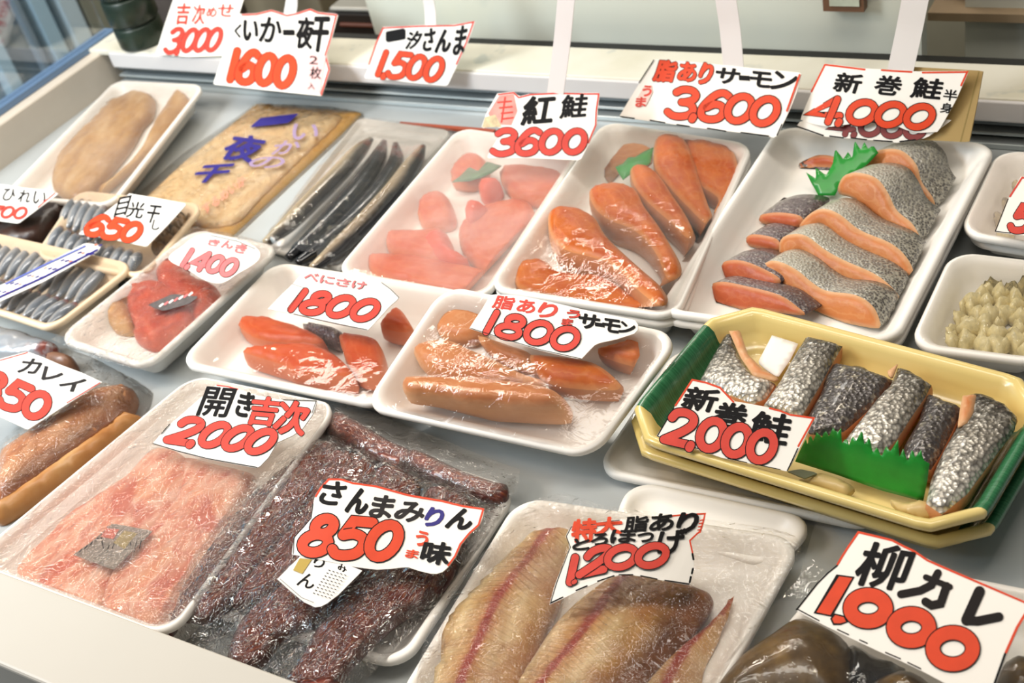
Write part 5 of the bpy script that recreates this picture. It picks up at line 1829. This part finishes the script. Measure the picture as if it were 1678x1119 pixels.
# cut off at the left edge
c = Card('price card cut off by the left edge with thin black kana', [(-30, 300), (10, 303), (40, 308), (70, 311), (96, 317), (62, 342), (30, 366), (-30, 358)], plane3((-30, 358, .042), (30, 366, .042), (0, 303, .060)))
for s_, a in (('な', -24), ('ひ', 2), ('れ', 28), ('い', 52)):
    L(c, s_, a, 308 + a * .1, a + 26, 330 + a * .1, 2, 6, ghost_ink, .05)
c.num('700', (-24, 358), (38, 362), (-12, 334), m=redder_ink, out=.5, k=.2)
c.pen([(90, 317), (62, 340)], redder_ink, 2)
c.done()

# 650
c = Card('white price card reading 650 on the beige tray at left', [(212, 317), (260, 325), (306, 334), (275, 368), (240, 404), (185, 392), (129, 383), (170, 350)], plane3((129, 383, .046), (240, 404, .046), (212, 317, .060)))
L(c, '目', 186, 324, 216, 352, -4, 10, None, .04)
L(c, '光', 206, 330, 240, 358, 2, 8, None, .05)
L(c, '干', 236, 336, 266, 366, 2, 10, None, .05)
L(c, 'し', 248, 360, 264, 378, 2, 4, None, .05)
c.num('650', (132, 386), (218, 402), (156, 348), m=red_ink, out=.8, k=.26)
c.done()

# 1,400
c = Card('rounded reflection-paled pink lettered price card reading 1400 in the plastic wrap', [(276, 424), (300, 402), (322, 386), (340, 383), (362, 386), (388, 392), (412, 401), (425, 412), (424, 425), (408, 438), (390, 448), (374, 459), (360, 464), (342, 461), (325, 453), (310, 443)], plane3((276, 424, .056), (360, 464, .056), (322, 386, .062)), smooth=True)
c.num('1,400', (290, 438), (376, 458), (312, 404), m=pink_washed_ink, out=1.0, k=.24)  # red figures coloured pink, the film's reflection put into the ink
L(c, 'き', 340, 392, 362, 404, 2, 4, pink_washed_ink, .12)
L(c, 'ん', 362, 394, 384, 408, 2, 4, pink_washed_ink, .12)
L(c, 'き', 384, 400, 406, 416, 2, 4, pink_washed_ink, .12)
c.pen([(345, 386), (390, 396), (418, 408)], ghost_ink, 1)
c.done()

# flounder 850
c = Card('price card reading 850 with kana on the flounder bag at left', [(-40, 600), (0, 588), (45, 576), (72, 586), (100, 598), (135, 611), (167, 626), (105, 665), (45, 704), (20, 692), (0, 683), (-40, 668)], plane3((-40, 668, .038), (45, 704, .040), (45, 576, .052)))
c.pen([(-40, 602), (45, 578)], redder_ink, 2)
c.pen([(110, 660), (164, 627)], redder_ink, 1.6)
L(c, 'カ', 28, 587, 72, 613, 3, 12, ghost_ink, .09)
L(c, 'レ', 68, 601, 106, 624, 2, 6, ghost_ink, .12)
L(c, 'イ', 94, 620, 142, 642, 2, 8, ghost_ink, .12)
c.num('850', (-46, 650), (62, 697), (-14, 600), m=redder_ink, out=1.2, k=.25)
c.done()

# 1800 sockeye
c = Card('price card reading 1800 with a taped pink line, over red sockeye', [(439, 506), (460, 484), (480, 465), (495, 448), (520, 446), (547, 448), (575, 455), (605, 461), (626, 463), (640, 472), (655, 488), (640, 500), (622, 520), (602, 542), (580, 537), (557, 532), (520, 524), (482, 515)], plane3((439, 506, .058), (602, 542, .058), (495, 448, .072)))
c.num('1800', (462, 511), (602, 532), (494, 470), m=redder_ink, out=1.3, k=.25)
for i, s_ in enumerate('べにさけ'):
    L(c, s_, 498 + i * 26, 447 + i * 4.5, 524 + i * 26, 462 + i * 4.5, 3, 4, pink_washed_ink, .08, outline=.03)
c.pen([(482, 515), (520, 524), (557, 532), (602, 541)], black_ink, 1.2)
c.pen([(480, 466), (498, 472), (470, 512)], ghost_ink, .6)
c.pen([(626, 464), (640, 474), (654, 488)], black_ink, 1)
c.done()

# 1800 salmon
c = Card('price card reading 1800 with red kana and black kana, on pale salmon', [(769, 538), (779, 522), (789, 508), (797, 494), (806, 482), (850, 484), (900, 494), (955, 507), (1000, 516), (1040, 524), (1047, 534), (1044, 545), (1010, 556), (977, 563), (964, 576), (952, 589), (918, 582), (884, 574), (845, 562), (809, 551)], plane3((769, 538, .080), (952, 589, .076), (806, 482, .096)))
L(c, '脂', 806, 484, 846, 508, 4, 8, redder_ink, .10)
L(c, 'あ', 846, 490, 880, 514, 4, 6, redder_ink, .10)
L(c, 'り', 878, 496, 918, 522, 4, 12, redder_ink, .12)
L(c, 'う', 928, 508, 952, 522, 2, 3, redder_ink, .12, outline=.05)
L(c, 'ま', 920, 522, 940, 534, 2, 3, redder_ink, .12, outline=.05)
L(c, 'サ', 946, 514, 984, 540, 4, 5, None, .13)
L(c, 'ー', 976, 529, 990, 536, 2, 0, None, .4)
L(c, 'モ', 986, 522, 1018, 546, 4, 4, None, .13)
L(c, 'ン', 1014, 527, 1042, 548, 4, 4, None, .13)
c.num('1800', (782, 548), (936, 582), (806, 504), m=redder_ink, out=1.4, k=.25)
c.pen([(952, 588), (884, 573), (809, 550), (771, 538)], black_ink, 1)
c.done()

# 2,000 salted salmon
c = Card('white price card reading 2000 standing in the yellow tray', ZE((290, 360), (350, 372), (410, 393), (465, 452), (540, 464), (620, 480), (660, 490), (700, 506), (806, 520), (750, 630), (690, 746), (560, 718), (420, 690), (280, 642), (140, 601), (215, 480)), plane3((1075, 715, .070), (1290, 772, .070), (1134, 621, .098)))
c.pen(ZE((222, 470), (292, 363), (350, 375), (408, 396), (464, 455)), red_ink, 3)
c.pen(ZE((616, 482), (660, 493), (700, 509), (800, 523), (735, 640)), red_ink, 3)
c.pen(ZE((215, 480), (146, 598)), black_ink, 1.6)
c.pen(ZE((733, 650), (690, 742)), black_ink, 2)
for a, b in (((150, 603), (175, 610)), ((290, 645), (360, 668)), ((440, 694), (520, 712)), ((560, 720), (660, 741))):
    c.pen(ZE((a[0], a[1] - 3), (b[0], b[1] - 3)), black_ink, 1.4)
L(c, '新', 1115, 634, 1182, 675, 6, 14, None, .10)
L(c, '巻', 1164, 659, 1230, 703, 6, 14, None, .10)
L(c, '鮭', 1224, 674, 1301, 730, 8, 14, None, .08)
c.num('2,000', (1083, 728), (1257, 768), (1105, 664), m=redder_ink, out=1.6, k=.25, overlap=.88)
c.done()

# 2000 rockfish
c = Card('price card reading 2000 with black and red kanji, on pink rockfish', ZF((700, 466), (740, 420), (780, 378), (990, 196), (1045, 203), (1090, 215), (1140, 232), (1180, 246), (1235, 256), (1290, 266), (1370, 266), (1456, 270), (1435, 330), (1385, 400), (1340, 430), (1270, 462), (1230, 530), (1182, 580), (1060, 558), (950, 538), (820, 505)), plane3((250, 726, .040), (422, 767, .044), (354, 630, .062)))
c.pen(ZF((996, 200), (1045, 206), (1090, 218)), redder_ink, 2)
L(c, '開', 322, 634, 388, 684, 4, 18, None, .055)
L(c, 'き', 384, 642, 420, 684, 4, 12, None, .10)
L(c, '吉', 402, 650, 464, 698, 4, 16, redder_ink, .085, outline=.03)
L(c, '次', 446, 656, 512, 714, 6, 16, redder_ink, .085, outline=.03)
c.num('2,000', (266, 727), (426, 750), (306, 680), m=redder_ink, out=1.1, k=.24, overlap=.9)
c.pen(ZF((704, 468), (820, 503), (950, 536), (1060, 556), (1180, 577)), black_ink, 1.5)
c.pen(ZF((780, 380), (742, 424)), black_ink, 1.5)
c.pen(ZF((1300, 268), (1452, 273), (1432, 330)), black_ink, 1.2)
c.done()

# 850 mirin
s15 = plane3((478, 907, .050), (712, 941, .050), (539, 783, .074))
s15.bend = lambda a, b: .0022 * math.sin(a * 46.0 + .4)
c = Card('wavy white price card reading 850 on the vacuum bag of dried saury', ZK((605, 682), (610, 645), (617, 610), (655, 572), (688, 530), (692, 480), (702, 440), (722, 405), (758, 366), (810, 366), (860, 382), (960, 396), (1090, 432), (1230, 456), (1320, 478), (1410, 490), (1402, 525), (1388, 562), (1350, 595), (1312, 640), (1290, 690), (1262, 730), (1235, 755), (1200, 766), (1140, 752), (1085, 734), (1020, 742), (960, 746), (870, 735), (780, 716), (690, 698)), s15)
c.pen(ZK((706, 440), (726, 407), (760, 370), (810, 370), (860, 386), (960, 400), (1090, 436), (1230, 460), (1320, 482), (1404, 494), (1384, 560), (1346, 594), (1308, 640), (1286, 690), (1258, 728)), red_ink, 3.2)
c.pen(ZK((612, 680), (616, 612), (686, 532), (695, 470)), black_ink, 1.2)
L(c, 'さ', 520, 788, 570, 828, 4, 14, None, .10)
L(c, 'ん', 566, 800, 610, 842, 4, 12, None, .12)
L(c, 'ま', 604, 811, 650, 850, 4, 12, ghost_ink, .10)
L(c, 'み', 644, 822, 702, 856, 4, 12, ghost_ink, .11)
L(c, 'り', 692, 832, 732, 864, 4, 14, navy_ink, .12)
L(c, 'ん', 730, 833, 782, 868, 4, 14, None, .13)
c.num('850', (482, 912), (640, 926), (514, 838), m=red_ink, out=1.7, k=.26, overlap=.95)
L(c, 'う', 680, 870, 704, 896, 3, 5, red_ink, .10)
L(c, 'ま', 664, 900, 688, 916, 3, 4, red_ink, .10)
L(c, '味', 688, 887, 743, 926, 5, 10, None, .11)
c.done()

# 1,200 mackerel
s16 = plane3((900, 991, .044), (1130, 959, .046), (935, 862, .068))
s16.bend = lambda a, b: .012 * max(0.0, math.sin(math.pi * min(max((a + .01) / .115, 0), 1))) * max(0, 1 - b / .09)
c = Card('bent white price card reading 1200 on the split mackerel bag', ZG((590, 478), (612, 400), (640, 330), (666, 262), (650, 222), (670, 186), (760, 172), (850, 161), (930, 158), (1000, 151), (1085, 141), (1173, 137), (1165, 172), (1155, 206), (1133, 222), (1115, 241), (1126, 285), (1128, 340), (1112, 406), (1055, 396), (1000, 386), (940, 374), (880, 366), (840, 370), (800, 381), (750, 403), (700, 426), (645, 453)), s16, grid=.006)
c.pen(ZG((1000, 154), (1085, 144), (1169, 140), (1161, 172), (1151, 204), (1131, 222), (1112, 240), (1122, 285)), red_ink, 2.6)
c.pen(ZG((642, 332), (668, 264), (653, 224), (672, 189), (760, 175), (850, 164)), black_ink, 1.2)
c.pen(ZG((594, 474), (616, 400), (640, 335)), black_ink, 1.4)
for a, b in (((596, 474), (640, 453)), ((690, 428), (730, 411)), ((770, 394), (830, 374)), ((850, 370), (900, 370)), ((930, 374), (990, 386)), ((1020, 391), (1108, 404))):
    c.pen(ZG((a[0], a[1] - 3), (b[0], b[1] - 3)), black_ink, 2.2)
for a, b in (((1122, 290), (1126, 310)), ((1124, 345), (1120, 362)), ((1116, 375), (1112, 395))):
    c.pen(ZG(a, b), black_ink, 3.4)
for a in range(5):
    c.pen(ZG((1150 - a * 3, 165 + a * 12), (1164 - a * 3, 162 + a * 12)), red_ink, 1.6)
L(c, '特', 936, 853, 978, 886, -3, 4, red_ink, .11)
L(c, '大', 976, 850, 1020, 874, -3, 2, red_ink, .13)
L(c, '脂', 1022, 848, 1064, 870, -3, 4, None, .09)
L(c, 'あ', 1064, 844, 1106, 868, -3, 4, None, .10)
L(c, 'り', 1106, 842, 1148, 872, -3, 10, None, .13)
L(c, 'と', 938, 884, 968, 900, -2, 3, None, .13)
L(c, 'ろ', 968, 876, 998, 892, -2, 3, None, .12)
L(c, 'ほ', 1000, 869, 1044, 889, -1, 3, None, .10)
L(c, 'っ', 1044, 874, 1072, 888, -1, 2, None, .13)
L(c, 'げ', 1076, 870, 1126, 906, -3, 6, None, .09)
c.num('1', (916, 966), (948, 958), (928, 911), m=redder_ink, out=1.4, k=.28)
c.pen([(940, 955), (943, 953)], black_ink, 9)
c.pen([(940, 955), (943, 953)], redder_ink, 6.5)
c.num('2', (944, 950), (988, 940), (966, 898), m=redder_ink, out=1.4, k=.27)
c.num('00', (984, 938), (1084, 933), (998, 892), m=redder_ink, out=1.4, k=.31, overlap=.86)
c.done()

# 1,000 flounder
c = Card('large white price card reading 1000 on the olive flounder at front right', ZH((415, 726), (470, 655), (530, 575), (585, 520), (637, 480), (660, 440), (690, 390), (752, 298), (840, 318), (940, 342), (1000, 375), (1060, 402), (1130, 450), (1220, 490), (1430, 580), (1690, 690), (1620, 820), (1560, 955), (1500, 1119), (1440, 1230), (1260, 1140), (1110, 1060), (985, 1000), (880, 955), (720, 880), (560, 802)), plane3((1304, 1000, .052), (1536, 1113, .054), (1405, 871, .078)))
c.pen(ZH((642, 478), (664, 440), (694, 392), (755, 304), (840, 324), (938, 348), (998, 380), (1058, 408), (1128, 456), (1218, 496), (1428, 586), (1690, 698)), red_ink, 3.6)
c.pen(ZH((1685, 700), (1612, 820), (1552, 955)), red_ink, 4.6)
c.pen(ZH((640, 484), (590, 524), (534, 580), (420, 724)), black_ink, 2.6)
c.pen(ZH((1548, 962), (1492, 1119)), black_ink, 4)
for a, b in (((420, 722), (540, 786)), ((640, 834), (700, 862)), ((760, 890), (800, 908)), ((900, 958), (980, 992)), ((1020, 1012), (1090, 1046))):
    c.pen(ZH((a[0] + 2, a[1] - 4), (b[0] + 2, b[1] - 4)), black_ink, 2)
L(c, '柳', 1396, 888, 1502, 968, 12, 26, None, .065)
dkb = plain('brush_brown', '1c1615', .6, spec=.15)
for P, w in (([(1185, 525), (1150, 590), (1090, 620), (985, 640)], 13), ([(1120, 548), (1200, 580), (1250, 600)], 10), ([(1232, 596), (1200, 690), (1150, 700), (1118, 680)], 14),
             ([(1410, 625), (1340, 780)], 18), ([(1340, 782), (1400, 785), (1515, 762)], 15)):
    c.pen(ZH(*P), dkb, w)
c.ink([ZH((636, 532), (735, 545), (612, 762), (512, 742))], black_ink, .0003)
c.ink([ZH((651, 543), (722, 552), (604, 752), (528, 737))], red_ink, .00035)
c.ink([ZH((602, 772), (625, 742), (682, 756), (700, 790), (660, 806), (618, 806))], black_ink, .0003)
c.ink([ZH((613, 773), (630, 752), (676, 764), (688, 788), (657, 797), (624, 796))], red_ink, .00035)
c.lay = max(c.lay, .0004)
for cx, cy, rx, ry in ((808, 716, 96, 72), (1042, 820, 96, 74), (1266, 934, 108, 86)):
    E_ = ell(cx, cy, rx, ry, 30)
    for m_, w in ((black_ink, 26.5), (red_ink, 22.5)):
        c.lay += .00004
        c.ink(stroke2d([ZH(*E_)], w, [True]), m_, c.lay)
c.done()

# cut off at the right edge
c = Card('price card cut off by the right edge on the rear shellfish tray', [(1673, 289), (1662, 308), (1652, 326), (1641, 352), (1630, 380), (1660, 384), (1716, 390), (1724, 296)], plane3((1630, 380, .050), (1700, 388, .050), (1673, 289, .080)))
c.pen([(1655, 322), (1675, 291), (1722, 298)], redder_ink, 3)
c.pen([(1652, 326), (1631, 379), (1656, 382)], black_ink, 1.4)
c.num('500', (1650, 382), (1742, 392), (1668, 330), m=redder_ink, out=1.2, k=.25)
c.done()
